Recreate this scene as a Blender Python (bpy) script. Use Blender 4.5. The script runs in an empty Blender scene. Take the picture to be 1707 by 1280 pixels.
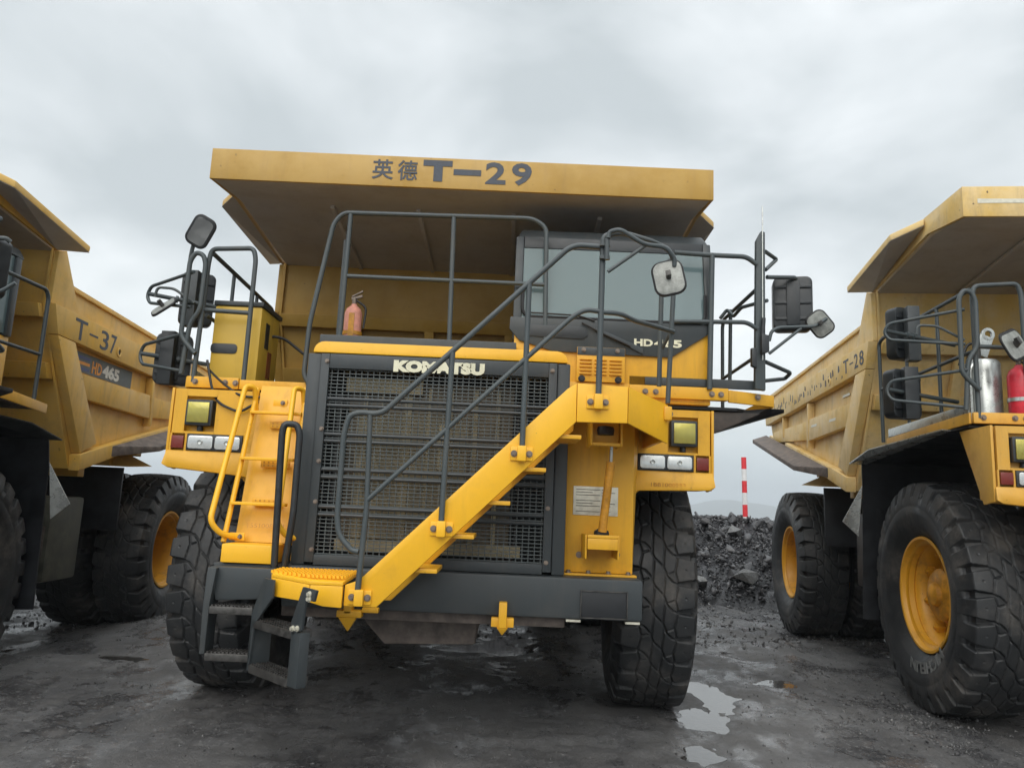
import bpy, bmesh, math, random
import numpy as np
from mathutils import Vector, Matrix
R_ = math.radians
PI = math.pi
random.seed(7)
rng = np.random.default_rng(11)
S = bpy.context.scene
COL = S.collection

# ------------------------------------------------------------------ camera
cam_data = bpy.data.cameras.new('camera'); cam = bpy.data.objects.new('camera', cam_data); COL.objects.link(cam)
cam_data.sensor_width = 36; cam_data.lens = 26.36; cam_data.clip_end = 9000; cam_data.clip_start = .05
cam.location = (0.5, -6.68, 1.6)
cam.rotation_euler = (Matrix.Rotation(R_(90 + 9.3), 3, 'X') @ Matrix.Rotation(R_(2.5), 3, 'Z')).to_euler()
S.camera = cam

# ------------------------------------------------------------------ sky
SUN_EL, SUN_AZ = R_(42), R_(194)          # azimuth clockwise from +Y
w = bpy.data.worlds.new('World'); S.world = w; w.use_nodes = True
nt = w.node_tree; N = nt.nodes; L = nt.links
bg = N['Background']; bg.inputs['Strength'].default_value = .106
sky = N.new('ShaderNodeTexSky'); sky.sky_type = 'NISHITA'; sky.sun_disc = False
sky.sun_elevation = SUN_EL; sky.sun_rotation = SUN_AZ; sky.air_density = 1.5; sky.dust_density = 4
tc = N.new('ShaderNodeTexCoord')
mp = N.new('ShaderNodeMapping'); mp.inputs['Scale'].default_value = (1, 1, 1.7); mp.inputs['Location'].default_value = (2.15, .6, .75)
L.new(tc.outputs['Generated'], mp.inputs['Vector'])
n1 = N.new('ShaderNodeTexNoise'); n1.inputs['Scale'].default_value = 2.4; n1.inputs['Detail'].default_value = 5; n1.inputs['Roughness'].default_value = .5
n1.inputs['Distortion'].default_value = .35
L.new(mp.outputs[0], n1.inputs['Vector'])
cr = N.new('ShaderNodeValToRGB'); e = cr.color_ramp.elements
e[0].position = .34; e[0].color = (3.95, 4.3, 4.45, 1)
e[1].position = .62; e[1].color = (7.1, 7.35, 7.5, 1)
x_ = cr.color_ramp.elements.new(.5); x_.color = (5.6, 5.9, 6.05, 1)
L.new(n1.outputs['Fac'], cr.inputs['Fac'])
# overcast brightening towards zenith, pale bluish band just over the horizon
sp = N.new('ShaderNodeSeparateXYZ'); L.new(tc.outputs['Generated'], sp.inputs[0])
hr = N.new('ShaderNodeValToRGB'); h = hr.color_ramp.elements
h[0].position = 0.0; h[0].color = (.74, .86, .98, 1)
h[1].position = 1.0; h[1].color = (1.9, 1.9, 1.9, 1)
for p_, c_ in ((.05, (1.05, 1.12, 1.16, 1)), (.13, (1.3, 1.29, 1.27, 1)), (.32, (1.0, 1, 1, 1)), (.62, (1.0, 1.0, 1.0, 1)), (.8, (1.55, 1.55, 1.55, 1))):
    q = hr.color_ramp.elements.new(p_); q.color = c_
L.new(sp.outputs['Z'], hr.inputs['Fac'])
mu = N.new('ShaderNodeMix'); mu.data_type = 'RGBA'; mu.blend_type = 'MULTIPLY'; mu.inputs['Factor'].default_value = 1
L.new(cr.outputs['Color'], mu.inputs[6]); L.new(hr.outputs['Color'], mu.inputs[7])
mx = N.new('ShaderNodeMix'); mx.data_type = 'RGBA'; mx.inputs['Factor'].default_value = .93
L.new(sky.outputs[0], mx.inputs[6]); L.new(mu.outputs[2], mx.inputs[7]); L.new(mx.outputs[2], bg.inputs['Color'])

sun_d = bpy.data.lights.new('sun', 'SUN'); sun = bpy.data.objects.new('sun', sun_d); COL.objects.link(sun)
sun_d.energy = 1.25; sun_d.angle = R_(60); sun_d.color = (1, .97, .92)
sdir = Vector((math.sin(SUN_AZ) * math.cos(SUN_EL), math.cos(SUN_AZ) * math.cos(SUN_EL), math.sin(SUN_EL)))
sun.rotation_euler = (-sdir).to_track_quat('-Z', 'Y').to_euler()
S.view_settings.view_transform = 'Standard'; S.view_settings.look = 'None'; S.view_settings.exposure = 0.64
S.view_settings.gamma = 1; S.view_settings.use_curve_mapping = False

# ------------------------------------------------------------------ materials
def mat_new(name):
    m = bpy.data.materials.new(name); m.use_nodes = True
    return m, m.node_tree.nodes, m.node_tree.links, m.node_tree.nodes['Principled BSDF']
def noise(N, L, src, scale, detail=4, rough=.55, sx=(1, 1, 1), dist=0):
    mp = N.new('ShaderNodeMapping'); mp.inputs['Scale'].default_value = sx; L.new(src, mp.inputs[0])
    n = N.new('ShaderNodeTexNoise'); n.inputs['Scale'].default_value = scale; n.inputs['Detail'].default_value = detail
    n.inputs['Roughness'].default_value = rough; n.inputs['Distortion'].default_value = dist
    L.new(mp.outputs[0], n.inputs['Vector']); return n.outputs['Fac']
def ramp(N, L, src, a, b, lo=0., hi=1.):
    r = N.new('ShaderNodeMapRange'); r.interpolation_type = 'SMOOTHSTEP'
    r.inputs[1].default_value = a; r.inputs[2].default_value = b; r.inputs[3].default_value = lo; r.inputs[4].default_value = hi
    L.new(src, r.inputs[0]); return r.outputs[0]
def mixc(N, L, fac, a, b, mode='MIX'):
    m = N.new('ShaderNodeMix'); m.data_type = 'RGBA'; m.blend_type = mode
    for i, v in ((0, fac), (6, a), (7, b)):
        if hasattr(v, 'is_linked') or hasattr(v, 'links'): L.new(v, m.inputs[i])
        elif isinstance(v, (int, float)): m.inputs[i].default_value = v
        else: m.inputs[i].default_value = (*v, 1)
    return m.outputs[2]
def bump(N, L, b, h, strength, dist):
    n = N.new('ShaderNodeBump'); n.inputs['Strength'].default_value = strength; n.inputs['Distance'].default_value = dist
    L.new(h, n.inputs['Height']); L.new(n.outputs[0], b.inputs['Normal'])
def paint(name, col, rough=.42, dirt=.35, dirtcol=(.16, .10, .045), chips=.5, chipcol=(.06, .035, .02), fade=None, fadeamt=0., streak=.35, spec=.5, metal=0):
    m, N, L, b = mat_new(name)
    tc = N.new('ShaderNodeTexCoord').outputs['Object']
    big = noise(N, L, tc, 1.1, 5, .6)
    base = mixc(N, L, ramp(N, L, big, .35, .7), tuple(c * .93 for c in col), tuple(min(1, c * 1.05) for c in col))
    if fade:
        base = mixc(N, L, ramp(N, L, noise(N, L, tc, 2.3, 6, .65), .3, .62, 0, fadeamt), base, fade)
    st = noise(N, L, tc, 1.0, 5, .7, (9, 9, .9))
    base = mixc(N, L, ramp(N, L, st, .5, .78, 0, streak), base, dirtcol)
    d2 = noise(N, L, tc, 3.6, 8, .72)
    base = mixc(N, L, ramp(N, L, d2, .48, .8, 0, dirt), base, dirtcol)
    ch = noise(N, L, tc, 21, 6, .7)
    base = mixc(N, L, ramp(N, L, ch, .665, .7, 0, chips), base, chipcol)
    L.new(base, b.inputs['Base Color'])
    L.new(ramp(N, L, d2, .3, .8, rough * .85, min(1, rough * 1.45)), b.inputs['Roughness'])
    b.inputs['Specular IOR Level'].default_value = spec; b.inputs['Metallic'].default_value = metal
    bump(N, L, b, noise(N, L, tc, 9, 5, .6), .12, .006)
    return m
def plain(name, col, rough=.5, metal=0, spec=.5, **kw):
    m, N, L, b = mat_new(name)
    tc = N.new('ShaderNodeTexCoord').outputs['Object']
    n = noise(N, L, tc, kw.get('scale', 14), 5, .65)
    base = mixc(N, L, ramp(N, L, n, .3, .7), tuple(c * (1 - kw.get('var', .18)) for c in col), tuple(min(1, c * (1 + kw.get('var', .18))) for c in col))
    L.new(base, b.inputs['Base Color'])
    L.new(ramp(N, L, n, .3, .75, rough * .8, min(1, rough * 1.25)), b.inputs['Roughness'])
    b.inputs['Metallic'].default_value = metal; b.inputs['Specular IOR Level'].default_value = spec
    return m
M = {}
M['fresh'] = paint('fresh_yellow_paint', (.93, .50, .022), .36, .24, (.42, .20, .03), .4, streak=.2)
M['chassis'] = paint('chassis_yellow_paint', (.76, .40, .020), .40, .38, (.30, .14, .03), .4, streak=.35)
M['body'] = paint('weathered_body_paint', (.47, .275, .045), .45, .32, (.34, .21, .07), .5, fade=(.57, .37, .11), fadeamt=.55, streak=.34)
M['dusty'] = paint('dusty_body_paint', (.80, .47, .07), .5, .38, (.34, .22, .10), .9, fade=(.66, .44, .15), fadeamt=.65, streak=.45)
M['bleached'] = paint('bleached_body_paint', (.76, .50, .13), .5, .45, (.36, .25, .13), 1, fade=(.76, .58, .30), fadeamt=.8, streak=.5)
M['dustych'] = paint('dusty_chassis_paint', (.70, .36, .035), .45, .5, (.30, .16, .06), .7, fade=(.60, .40, .12), fadeamt=.4, streak=.5)
M['shadegrey'] = paint('shade_grey_underside_paint', (.50, .46, .41), .6, .3, (.30, .27, .25), .3, fade=(.52, .50, .48), fadeamt=.9, streak=.3)  # pale grey stands in for bounced light and lifted shade, grime mottling over it
M['boxy'] = paint('pale_yellow_box_paint', (.62, .40, .045), .4, .3, (.30, .18, .04), .3)
M['grey'] = paint('dark_grey_paint', (.038, .046, .050), .42, .3, (.09, .085, .075), .25, (.10, .07, .05), streak=.3)
M['rail'] = paint('grey_rail_paint', (.058, .073, .078), .42, .35, (.13, .12, .10), .35, (.16, .10, .06), streak=.25)
M['black'] = plain('black_steel', (.014, .016, .019), .5)
M['steel'] = plain('worn_step_steel', (.085, .082, .078), .42, .6, var=.4, scale=20)
M['bolt'] = plain('dull_bolt', (.22, .18, .15), .45, .6)
M['under'] = plain('oily_underside', (.055, .042, .034), .45, var=.6, scale=5)
M['core'] = plain('radiator_core', (.17, .135, .09), .6, .3, var=.5, scale=3)
M['corelight'] = plain('radiator_tan', (.36, .30, .18), .6, var=.3, scale=4)
M['mesh'] = plain('grille_wire', (.085, .098, .098), .45, .2)
M['letter'] = plain('cream_letter', (.72, .70, .52), .5, var=.12)
M['white'] = plain('white_letter', (.72, .73, .70), .5, var=.12)
M['stencil'] = plain('slate_stencil_paint', (.055, .065, .085), .55, var=.3)
M['orange'] = plain('orange_letter', (.75, .30, .03), .5)
M['blue'] = plain('blue_stripe', (.06, .08, .22), .5)
M['decal'] = plain('decal_grey', (.10, .12, .125), .5, var=.3, scale=6)
M['plate'] = plain('silver_plate', (.62, .60, .50), .38, .35, var=.12, scale=30)
M['silver'] = plain('silver_sheet', (.50, .52, .50), .3, .7, var=.2, scale=8)
M['backing'] = plain('grey_mirror_back', (.27, .28, .26), .4, .2, var=.25, scale=25)
M['mirror'] = plain('mirror_glass', (.30, .31, .31), .05, 1, var=.04)
M['plastic'] = plain('black_plastic', (.022, .026, .029), .4, var=.2)
M['rubber'] = plain('rubber_hose', (.012, .012, .013), .5)
M['flap'] = plain('rubber_flap', (.022, .024, .028), .5, var=.4, scale=5)
M['hull'] = plain('muddy_olive_steel', (.085, .085, .065), .6, var=.35, scale=6)
M['grime'] = plain('caked_mud', (.14, .115, .10), .75, var=.45, scale=10)
M['red'] = plain('extinguisher_red', (.62, .03, .05), .35, var=.15)
M['pink'] = plain('sun_bleached_red', (.62, .27, .20), .5, var=.2)
M['redwhite'] = plain('pole_red', (.70, .04, .05), .5, var=.1)
M['polewhite'] = plain('pole_white', (.74, .74, .74), .5, var=.08)
M['tail'] = plain('red_lens', (.17, .022, .015), .22, var=.1)
M['leaf'] = plain('weed_green', (.08, .10, .05), .6)
M['paper'] = plain('paper', (.72, .78, .80), .6, var=.05)
M['ochre'] = plain('ochre_hub', (.55, .25, .02), .5, var=.35, scale=9)
def lens(name, col):
    m, N, L, b = mat_new(name)
    tc = N.new('ShaderNodeTexCoord').outputs['Object']
    v = N.new('ShaderNodeTexWave'); v.inputs['Scale'].default_value = 36; L.new(tc, v.inputs['Vector'])
    L.new(mixc(N, L, v.outputs['Fac'], tuple(c * .6 for c in col), col), b.inputs['Base Color'])
    b.inputs['Roughness'].default_value = .12; b.inputs['Metallic'].default_value = .65
    b.inputs['Coat Weight'].default_value = 1; b.inputs['Coat Roughness'].default_value = .03
    bump(N, L, b, v.outputs['Fac'], .2, .003); return m
M['lens'] = lens('clear_lamp_lens', (.80, .82, .80)); M['amber'] = lens('yellow_lamp_lens', (.52, .45, .08))
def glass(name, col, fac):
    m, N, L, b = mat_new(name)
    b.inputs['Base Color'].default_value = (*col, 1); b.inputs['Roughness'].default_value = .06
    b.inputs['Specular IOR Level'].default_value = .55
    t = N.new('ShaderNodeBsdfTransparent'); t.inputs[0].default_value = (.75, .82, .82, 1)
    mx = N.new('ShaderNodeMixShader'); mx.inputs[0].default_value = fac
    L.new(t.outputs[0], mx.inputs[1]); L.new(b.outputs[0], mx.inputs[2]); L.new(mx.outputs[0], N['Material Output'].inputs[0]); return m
M['glass'] = glass('reflection_tinted_glass', (.19, .26, .27), .62)  # grey-teal surface colour paints in the sky reflected by the tinted panes
def rubber():
    m, N, L, b = mat_new('tyre_rubber')
    tc = N.new('ShaderNodeTexCoord').outputs['Object']
    n = noise(N, L, tc, 3, 7, .7)
    c = mixc(N, L, ramp(N, L, n, .45, .75), (.020, .022, .024), (.072, .069, .066))
    c = mixc(N, L, ramp(N, L, noise(N, L, tc, 45, 4, .7), .64, .72, 0, .5), c, (.11, .10, .095))
    mud = noise(N, L, tc, 1.7, 8, .72)
    c = mixc(N, L, ramp(N, L, mud, .50, .70, 0, .75), c, (.13, .118, .105))
    L.new(c, b.inputs['Base Color']); L.new(ramp(N, L, n, .35, .7, .38, .8), b.inputs['Roughness'])
    bump(N, L, b, noise(N, L, tc, 60, 4, .6), .3, .004); return m
M['tyre'] = rubber()
M['tyreletter'] = plain('grey_tyre_letter', (.17, .175, .17), .5, var=.3)
def rimmat():
    m = paint('rim_yellow_rusty', (.70, .34, .02), .42, .85, (.15, .08, .03), 1.0, (.06, .03, .02), streak=.2); return m
M['rim'] = rimmat()

# ------------------------------------------------------------------ mesh helpers
class MB:
    def __init__(s): s.V = []; s.F = []
    def add(s, V, F):
        o = len(s.V); s.V += [tuple(v) for v in V]; s.F += [tuple(i + o for i in f) for f in F]; return s
    def box(s, x0, x1, y0, y1, z0, z1):
        V = [(x, y, z) for x in (x0, x1) for y in (y0, y1) for z in (z0, z1)]
        return s.add(V, [(0, 1, 3, 2), (4, 6, 7, 5), (0, 4, 5, 1), (2, 3, 7, 6), (0, 2, 6, 4), (1, 5, 7, 3)])
    def obox(s, c, size, rot=(0, 0, 0)):
        m = Matrix.Translation(c) @ (Matrix.Rotation(rot[2], 4, 'Z') @ Matrix.Rotation(rot[1], 4, 'Y') @ Matrix.Rotation(rot[0], 4, 'X'))
        a, b_, c_ = (v / 2 for v in size)
        V = [m @ Vector((x, y, z)) for x in (-a, a) for y in (-b_, b_) for z in (-c_, c_)]
        return s.add(V, [(0, 1, 3, 2), (4, 6, 7, 5), (0, 4, 5, 1), (2, 3, 7, 6), (0, 2, 6, 4), (1, 5, 7, 3)])
    def prism(s, poly, axis, a, b_):            # poly in the plane of the two other axes, in x,y,z order
        def p3(u, v, t): return {'x': (t, u, v), 'y': (u, t, v), 'z': (u, v, t)}[axis]
        n = len(poly); V = [p3(u, v, a) for u, v in poly] + [p3(u, v, b_) for u, v in poly]
        return s.add(V, [tuple(range(n)), tuple(range(2 * n - 1, n - 1, -1))] + [(i, (i + 1) % n, n + (i + 1) % n, n + i) for i in range(n)])
    def slab(s, pts, off):                      # polygon in space with a thickness vector
        n = len(pts); o = Vector(off); V = [Vector(p) for p in pts] + [Vector(p) + o for p in pts]
        return s.add(V, [tuple(range(n)), tuple(range(2 * n - 1, n - 1, -1))] + [(i, (i + 1) % n, n + (i + 1) % n, n + i) for i in range(n)])
    def tube(s, pts, r, n=10, bend=.06):
        P = [Vector(p) for p in pts]; Q = [P[0]]
        for i in range(1, len(P) - 1):
            a, b_, c = P[i - 1], P[i], P[i + 1]; d1 = (a - b_); d2 = (c - b_)
            k = min(bend, d1.length * .45, d2.length * .45)
            p, q = b_ + d1.normalized() * k, b_ + d2.normalized() * k
            for j in range(6):
                t = j / 5; Q.append(p * (1 - t) ** 2 + b_ * 2 * t * (1 - t) + q * t * t)
        Q.append(P[-1]); rings = []; V = []
        up = None
        for i, p in enumerate(Q):
            t = (Q[min(i + 1, len(Q) - 1)] - Q[max(i - 1, 0)])
            if t.length < 1e-7: t = Vector((0, 0, 1))
            t.normalize()
            if up is None: up = t.orthogonal().normalized()
            up = (up - t * up.dot(t)); up = up.normalized() if up.length > 1e-5 else t.orthogonal().normalized()
            sd = t.cross(up)
            V += [p + (up * math.cos(2 * PI * k / n) + sd * math.sin(2 * PI * k / n)) * r for k in range(n)]
        m = len(Q); F = [(i * n + k, i * n + (k + 1) % n, (i + 1) * n + (k + 1) % n, (i + 1) * n + k) for i in range(m - 1) for k in range(n)]
        F += [tuple(range(n - 1, -1, -1)), tuple(range((m - 1) * n, m * n))]
        return s.add(V, F)
    def cyl(s, a, b_, r, n=12): return s.tube([a, b_], r, n)
    def lathe(s, prof, n=48, axis='x', c=(0, 0, 0), close=False):   # prof: (along, radius)
        V = []; m = len(prof)
        for k in range(n):
            a = 2 * PI * k / n
            for t, r in prof:
                u, v = r * math.cos(a), r * math.sin(a)
                V.append({'x': (c[0] + t, c[1] + u, c[2] + v), 'z': (c[0] + u, c[1] + v, c[2] + t), 'y': (c[0] + u, c[1] + t, c[2] + v)}[axis])
        F = [(k * m + i, k * m + i + 1, ((k + 1) % n) * m + i + 1, ((k + 1) % n) * m + i) for k in range(n) for i in range(m - 1)]
        return s.add(V, F)
    def mesh(s, name, bevel=0., smooth=40, recalc=True):
        me = bpy.data.meshes.new(name); me.from_pydata(s.V, [], s.F)
        bm = bmesh.new(); bm.from_mesh(me)
        if recalc: bmesh.ops.recalc_face_normals(bm, faces=bm.faces)
        if bevel:
            ed = [e for e in bm.edges if len(e.link_faces) == 2 and e.calc_face_angle(0) > R_(30)]
            bmesh.ops.bevel(bm, geom=ed, offset=bevel, segments=2, profile=.6, affect='EDGES', clamp_overlap=True)
        bm.to_mesh(me); bm.free()
        if smooth:
            me.polygons.foreach_set('use_smooth', [True] * len(me.polygons)); me.set_sharp_from_angle(angle=R_(smooth))
        return me
def link(name, me, mat, parent=None, label=None, kind=None):
    o = bpy.data.objects.new(name, me); COL.objects.link(o)
    if mat is not None and me is not None and not me.materials: me.materials.append(M[mat] if isinstance(mat, str) else mat)
    if parent is not None: o.parent = parent
    if label: o['label'] = label
    if kind: o['kind'] = kind
    return o
def part(name, mb, mat, parent, bevel=0., label=None, kind=None, smooth=40):
    return link(name, mb.mesh(name, bevel, smooth), mat, parent, label, kind)
def thing(name, label, cat, loc=(0, 0, 0), rz=0, group=None):
    o = bpy.data.objects.new(name, None); COL.objects.link(o); o.location = loc; o.rotation_euler = (0, 0, rz); o.empty_display_size = .2
    o['label'] = label; o['category'] = cat
    if group: o['group'] = group
    return o
def tag(o, label, cat, group=None):
    o['label'] = label; o['category'] = cat
    if group: o['group'] = group
    return o
def child_empty(name, parent, loc=(0, 0, 0), rz=0):
    o = bpy.data.objects.new(name, None); COL.objects.link(o); o.parent = parent; o.location = loc; o.rotation_euler = (0, 0, rz); o.empty_display_size = .1; return o
_glyph = {}
def glyphs(s, bold=0.):
    k = (s, bold)
    if k not in _glyph:
        cu = bpy.data.curves.new('t', 'FONT'); cu.body = s; cu.size = 1; cu.offset = bold; cu.extrude = .5; cu.resolution_u = 3
        ob = bpy.data.objects.new('t', cu); COL.objects.link(ob)
        dg = bpy.context.evaluated_depsgraph_get(); me = bpy.data.meshes.new_from_object(ob.evaluated_get(dg))
        V = np.array([v.co[:] for v in me.vertices]); F = [tuple(p.vertices) for p in me.polygons]
        bpy.data.objects.remove(ob); bpy.data.meshes.remove(me)
        lo, hi = V.min(0), V.max(0); V = (V - lo) / np.maximum(hi - lo, 1e-6); _glyph[k] = (V, F)
    return _glyph[k]
def text(name, s, fn, mat, parent, bold=0., label=None, kind=None):
    """fn(u, v, d): u,v in 0..1 across and up the line, d 0..1 through the thickness"""
    V, F = glyphs(s, bold); mb = MB(); mb.add([fn(*v) for v in V], F)
    return link(name, mb.mesh(name, 0, 0, recalc=False), mat, parent, label, kind)
def flat(x0, x1, y, z0, z1, t=.004, slope=0.):   # text on a plane facing -Y
    return lambda u, v, d: (x0 + (x1 - x0) * u, y - t * d, z0 + (z1 - z0) * v + slope * u)

def cached_convex(seed, n=12, sq=(1, .8, .62)):
    r = np.random.default_rng(seed); bm = bmesh.new()
    for _ in range(n):
        v = r.normal(size=3); v /= np.linalg.norm(v); v *= r.uniform(.72, 1.2) * .5
        bm.verts.new((v[0] * sq[0], v[1] * sq[1], v[2] * sq[2]))
    res = bmesh.ops.convex_hull(bm, input=bm.verts)
    bmesh.ops.delete(bm, geom=[v for v in bm.verts if not v.link_faces], context='VERTS')
    me = bpy.data.meshes.new('rock'); bm.to_mesh(me); bm.free(); return me
ROCKS = [cached_convex(100 + i, 8 + i % 4) for i in range(14)]
ROCKARR = []
for me in ROCKS:
    V = np.array([v.co[:] for v in me.vertices]); me.calc_loop_triangles(); F = np.array([t.vertices[:] for t in me.loop_triangles]); ROCKARR.append((V, F))
def scatter(name, P, size, mat, kind='stuff', squash=None):
    VV, FF = [], []; o = 0
    for p, sc in zip(P, size):
        V, F = ROCKARR[rng.integers(len(ROCKARR))]
        q = rng.normal(size=4); q /= np.linalg.norm(q); a, b, c, d = q
        Rm = np.array([[1 - 2 * (c * c + d * d), 2 * (b * c - a * d), 2 * (b * d + a * c)], [2 * (b * c + a * d), 1 - 2 * (b * b + d * d), 2 * (c * d - a * b)], [2 * (b * d - a * c), 2 * (c * d + a * b), 1 - 2 * (b * b + c * c)]])
        W = (V * (sc * rng.uniform(.45, 1.5, 3))) @ Rm.T + p
        VV.append(W); FF.append(F + o); o += len(V)
    V = np.concatenate(VV); F = np.concatenate(FF)
    me = bpy.data.meshes.new(name); me.vertices.add(len(V)); me.vertices.foreach_set('co', V.ravel())
    me.loops.add(F.size); me.loops.foreach_set('vertex_index', F.ravel().astype(np.int32))
    me.polygons.add(len(F)); me.polygons.foreach_set('loop_start', np.arange(0, F.size, 3, dtype=np.int32)); me.polygons.foreach_set('loop_total', np.full(len(F), 3, np.int32))
    me.update(calc_edges=True); me.validate()
    o_ = link(name, me, mat, kind=kind); return o_

# ------------------------------------------------------------------ value noise for terrain
def vnoise(X, Y, f, seed):
    r = np.random.default_rng(seed); G = r.random((256, 256)); x = X * f; y = Y * f
    xi = np.floor(x).astype(int); yi = np.floor(y).astype(int); fx = x - xi; fy = y - yi
    fx = fx * fx * (3 - 2 * fx); fy = fy * fy * (3 - 2 * fy); g = lambda a, b: G[a % 256, b % 256]
    return (g(xi, yi) * (1 - fx) + g(xi + 1, yi) * fx) * (1 - fy) + (g(xi, yi + 1) * (1 - fx) + g(xi + 1, yi + 1) * fx) * fy - .5
def fbm(X, Y, f, seed, o=4):
    s = 0; a = 1
    for i in range(o): s = s + a * vnoise(X + 31.7 * i, Y - 17.3 * i, f * 2 ** i, seed + i); a *= .5
    return s
def bank(X, Y):      # height of the rubble bank behind the trucks
    yc = 10.2 + 1.0 * vnoise(X, X * 0, .13, 5); t = (Y - (yc - 2.9)) / 2.9
    t2 = np.clip((yc + 4 - Y) / 3.0, 0, 1); h = np.clip(t, 0, 1) ** .75 * np.clip(t2, 0, 1) ** .8
    return h * (1.52 + .35 * vnoise(X, Y, .35, 8) + .1 * vnoise(X, Y, 1.3, 9))
PUD = [(2.12, -.35, .26, .5), (1.95, -1.15, .26, .30), (3.1, 3.2, .5, .9), (3.3, 1.2, .4, .25), (-3.3, 1.1, .5, .2), (2.45, .5, .12, .5), (2.2, .95, .22, .12), (.3, 2.3, .9, .6), (.55, 3.6, .5, .9), (2.5, .9, .35, .9), (2.3, 2.0, .35, .6), (-1.2, 2.2, .4, .35), (1.0, -2.3, .5, .14)]
def ground_h(X, Y):
    h = .008 + .050 * fbm(X, Y, .45, 21, 3) + .026 * fbm(X, Y, 2.2, 31, 4) + .022 * fbm(X, Y, 8, 41, 3)
    for x0, sl in ((-2.6, .05), (2.75, -.04), (3.15, .06), (-.9, .12), (.9, -.1)):      # wheel ruts pressed with lug marks
        u = X - x0 - sl * Y + .15 * vnoise(Y, Y * 0, .5, 77); r_ = np.clip(1 - (np.abs(u) / .30) ** 4, 0, 1)
        h = h - r_ * (.012 + .010 * (np.mod(Y / .23 + np.abs(u) * 1.2, 1) < .28)) * (.6 + vnoise(X, Y, .8, 78))
    for (x, y, a, b) in PUD:
        d = ((X - x) / a) ** 2 + ((Y - y) / b) ** 2; h = h - .042 * np.exp(-d * 1.1)
    q = np.clip((-3.7 - X) / 1.3, 0, 1); h = h - .15 * q * q * (3 - 2 * q)      # the yard falls away slightly to the left
    h = h * np.clip(1 - (np.hypot(X, Y) - 30) / 60, 0, 1)
    return h
def axis(lo, hi, step, far):
    a = np.arange(lo, hi + 1e-6, step); g = step; L_ = [lo]; 
    while L_[-1] > -far: g *= 1.25; L_.append(L_[-1] - g)
    H_ = [hi]; g = step
    while H_[-1] < far: g *= 1.25; H_.append(H_[-1] + g)
    return np.array(L_[:0:-1] + list(a) + H_[1:])
def grid(name, xs, ys, fn, mat, kind):
    X, Y = np.meshgrid(xs, ys); Z = fn(X, Y); n, m = X.shape
    V = np.stack([X, Y, Z], -1).reshape(-1, 3); i = (np.arange(n - 1)[:, None] * m + np.arange(m - 1)).ravel()
    F = np.stack([i, i + 1, i + m + 1, i + m], 1).astype(np.int32)
    me = bpy.data.meshes.new(name); me.vertices.add(len(V)); me.vertices.foreach_set('co', V.ravel())
    me.loops.add(F.size); me.loops.foreach_set('vertex_index', F.ravel()); me.polygons.add(len(F))
    me.polygons.foreach_set('loop_start', np.arange(0, F.size, 4, dtype=np.int32)); me.polygons.foreach_set('loop_total', np.full(len(F), 4, np.int32))
    me.update(calc_edges=True); me.polygons.foreach_set('use_smooth', [True] * len(F)); return link(name, me, mat, kind=kind)

def groundmat():
    m, N, L, b = mat_new('wet_black_mud')
    tc = N.new('ShaderNodeTexCoord').outputs['Object']
    a = noise(N, L, tc, .55, 8, .65); f = noise(N, L, tc, 22, 10, .82); g = noise(N, L, tc, 2.4, 6, .62, (1, .55, 1))
    c = mixc(N, L, ramp(N, L, a, .36, .64), (.042, .042, .044), (.155, .154, .155))
    c = mixc(N, L, ramp(N, L, g, .45, .7, 0, .7), c, (.18, .175, .17))
    c = mixc(N, L, ramp(N, L, f, .52, .68, 0, .75), c, (.30, .295, .29)); c = mixc(N, L, ramp(N, L, f, .30, .42, .7, 0), c, (.02, .02, .022))
    L.new(c, b.inputs['Base Color'])
    mm = N.new('ShaderNodeMath'); mm.operation = 'ADD'; L.new(ramp(N, L, g, .40, .60, .05, .44), mm.inputs[0]); L.new(ramp(N, L, f, .35, .7, 0, .34), mm.inputs[1])
    L.new(mm.outputs[0], b.inputs['Roughness']); b.inputs['Specular IOR Level'].default_value = .5
    ad = N.new('ShaderNodeMath'); ad.operation = 'ADD'; L.new(f, ad.inputs[0]); L.new(noise(N, L, tc, 70, 5, .7), ad.inputs[1])
    bump(N, L, b, ad.outputs[0], 1.0, .020); L.new(ramp(N, L, g, .42, .60, .10, 1.0), N['Bump'].inputs['Strength']); return m
M['ground'] = groundmat()
def rockmat(name, lo, hi, spec=.5):
    m, N, L, b = mat_new(name)
    tc = N.new('ShaderNodeTexCoord').outputs['Object']
    oi = N.new('ShaderNodeNewGeometry').outputs['Random Per Island']
    c = mixc(N, L, oi, lo, hi); n = noise(N, L, tc, 9, 7, .75)
    c = mixc(N, L, ramp(N, L, n, .5, .72, 0, .5), c, tuple(min(1, v * 2.0) for v in hi))
    c = mixc(N, L, ramp(N, L, noise(N, L, tc, 3.1, 5, .6), .45, .65, 0, .6), c, tuple(v * .5 for v in lo))
    L.new(c, b.inputs['Base Color']); L.new(ramp(N, L, n, .3, .7, .14, .5), b.inputs['Roughness']); b.inputs['Specular IOR Level'].default_value = spec
    bump(N, L, b, noise(N, L, tc, 26, 8, .75), .6, .015); return m
M['rock'] = rockmat('wet_dark_rock', (.012, .012, .015), (.115, .114, .118))
M['palerock'] = rockmat('pale_grey_rock', (.10, .10, .10), (.17, .17, .165))
M['gravel'] = rockmat('dark_gravel', (.035, .035, .038), (.20, .198, .195))
m, N, L, b = mat_new('puddle_water'); b.inputs['Base Color'].default_value = (.05, .047, .043, 1); b.inputs['Roughness'].default_value = .05
b.inputs['Specular IOR Level'].default_value = 1.0
bump(N, L, b, noise(N, L, N.new('ShaderNodeTexCoord').outputs['Object'], 22, 3, .5), .16, .006); M['water'] = m

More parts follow.
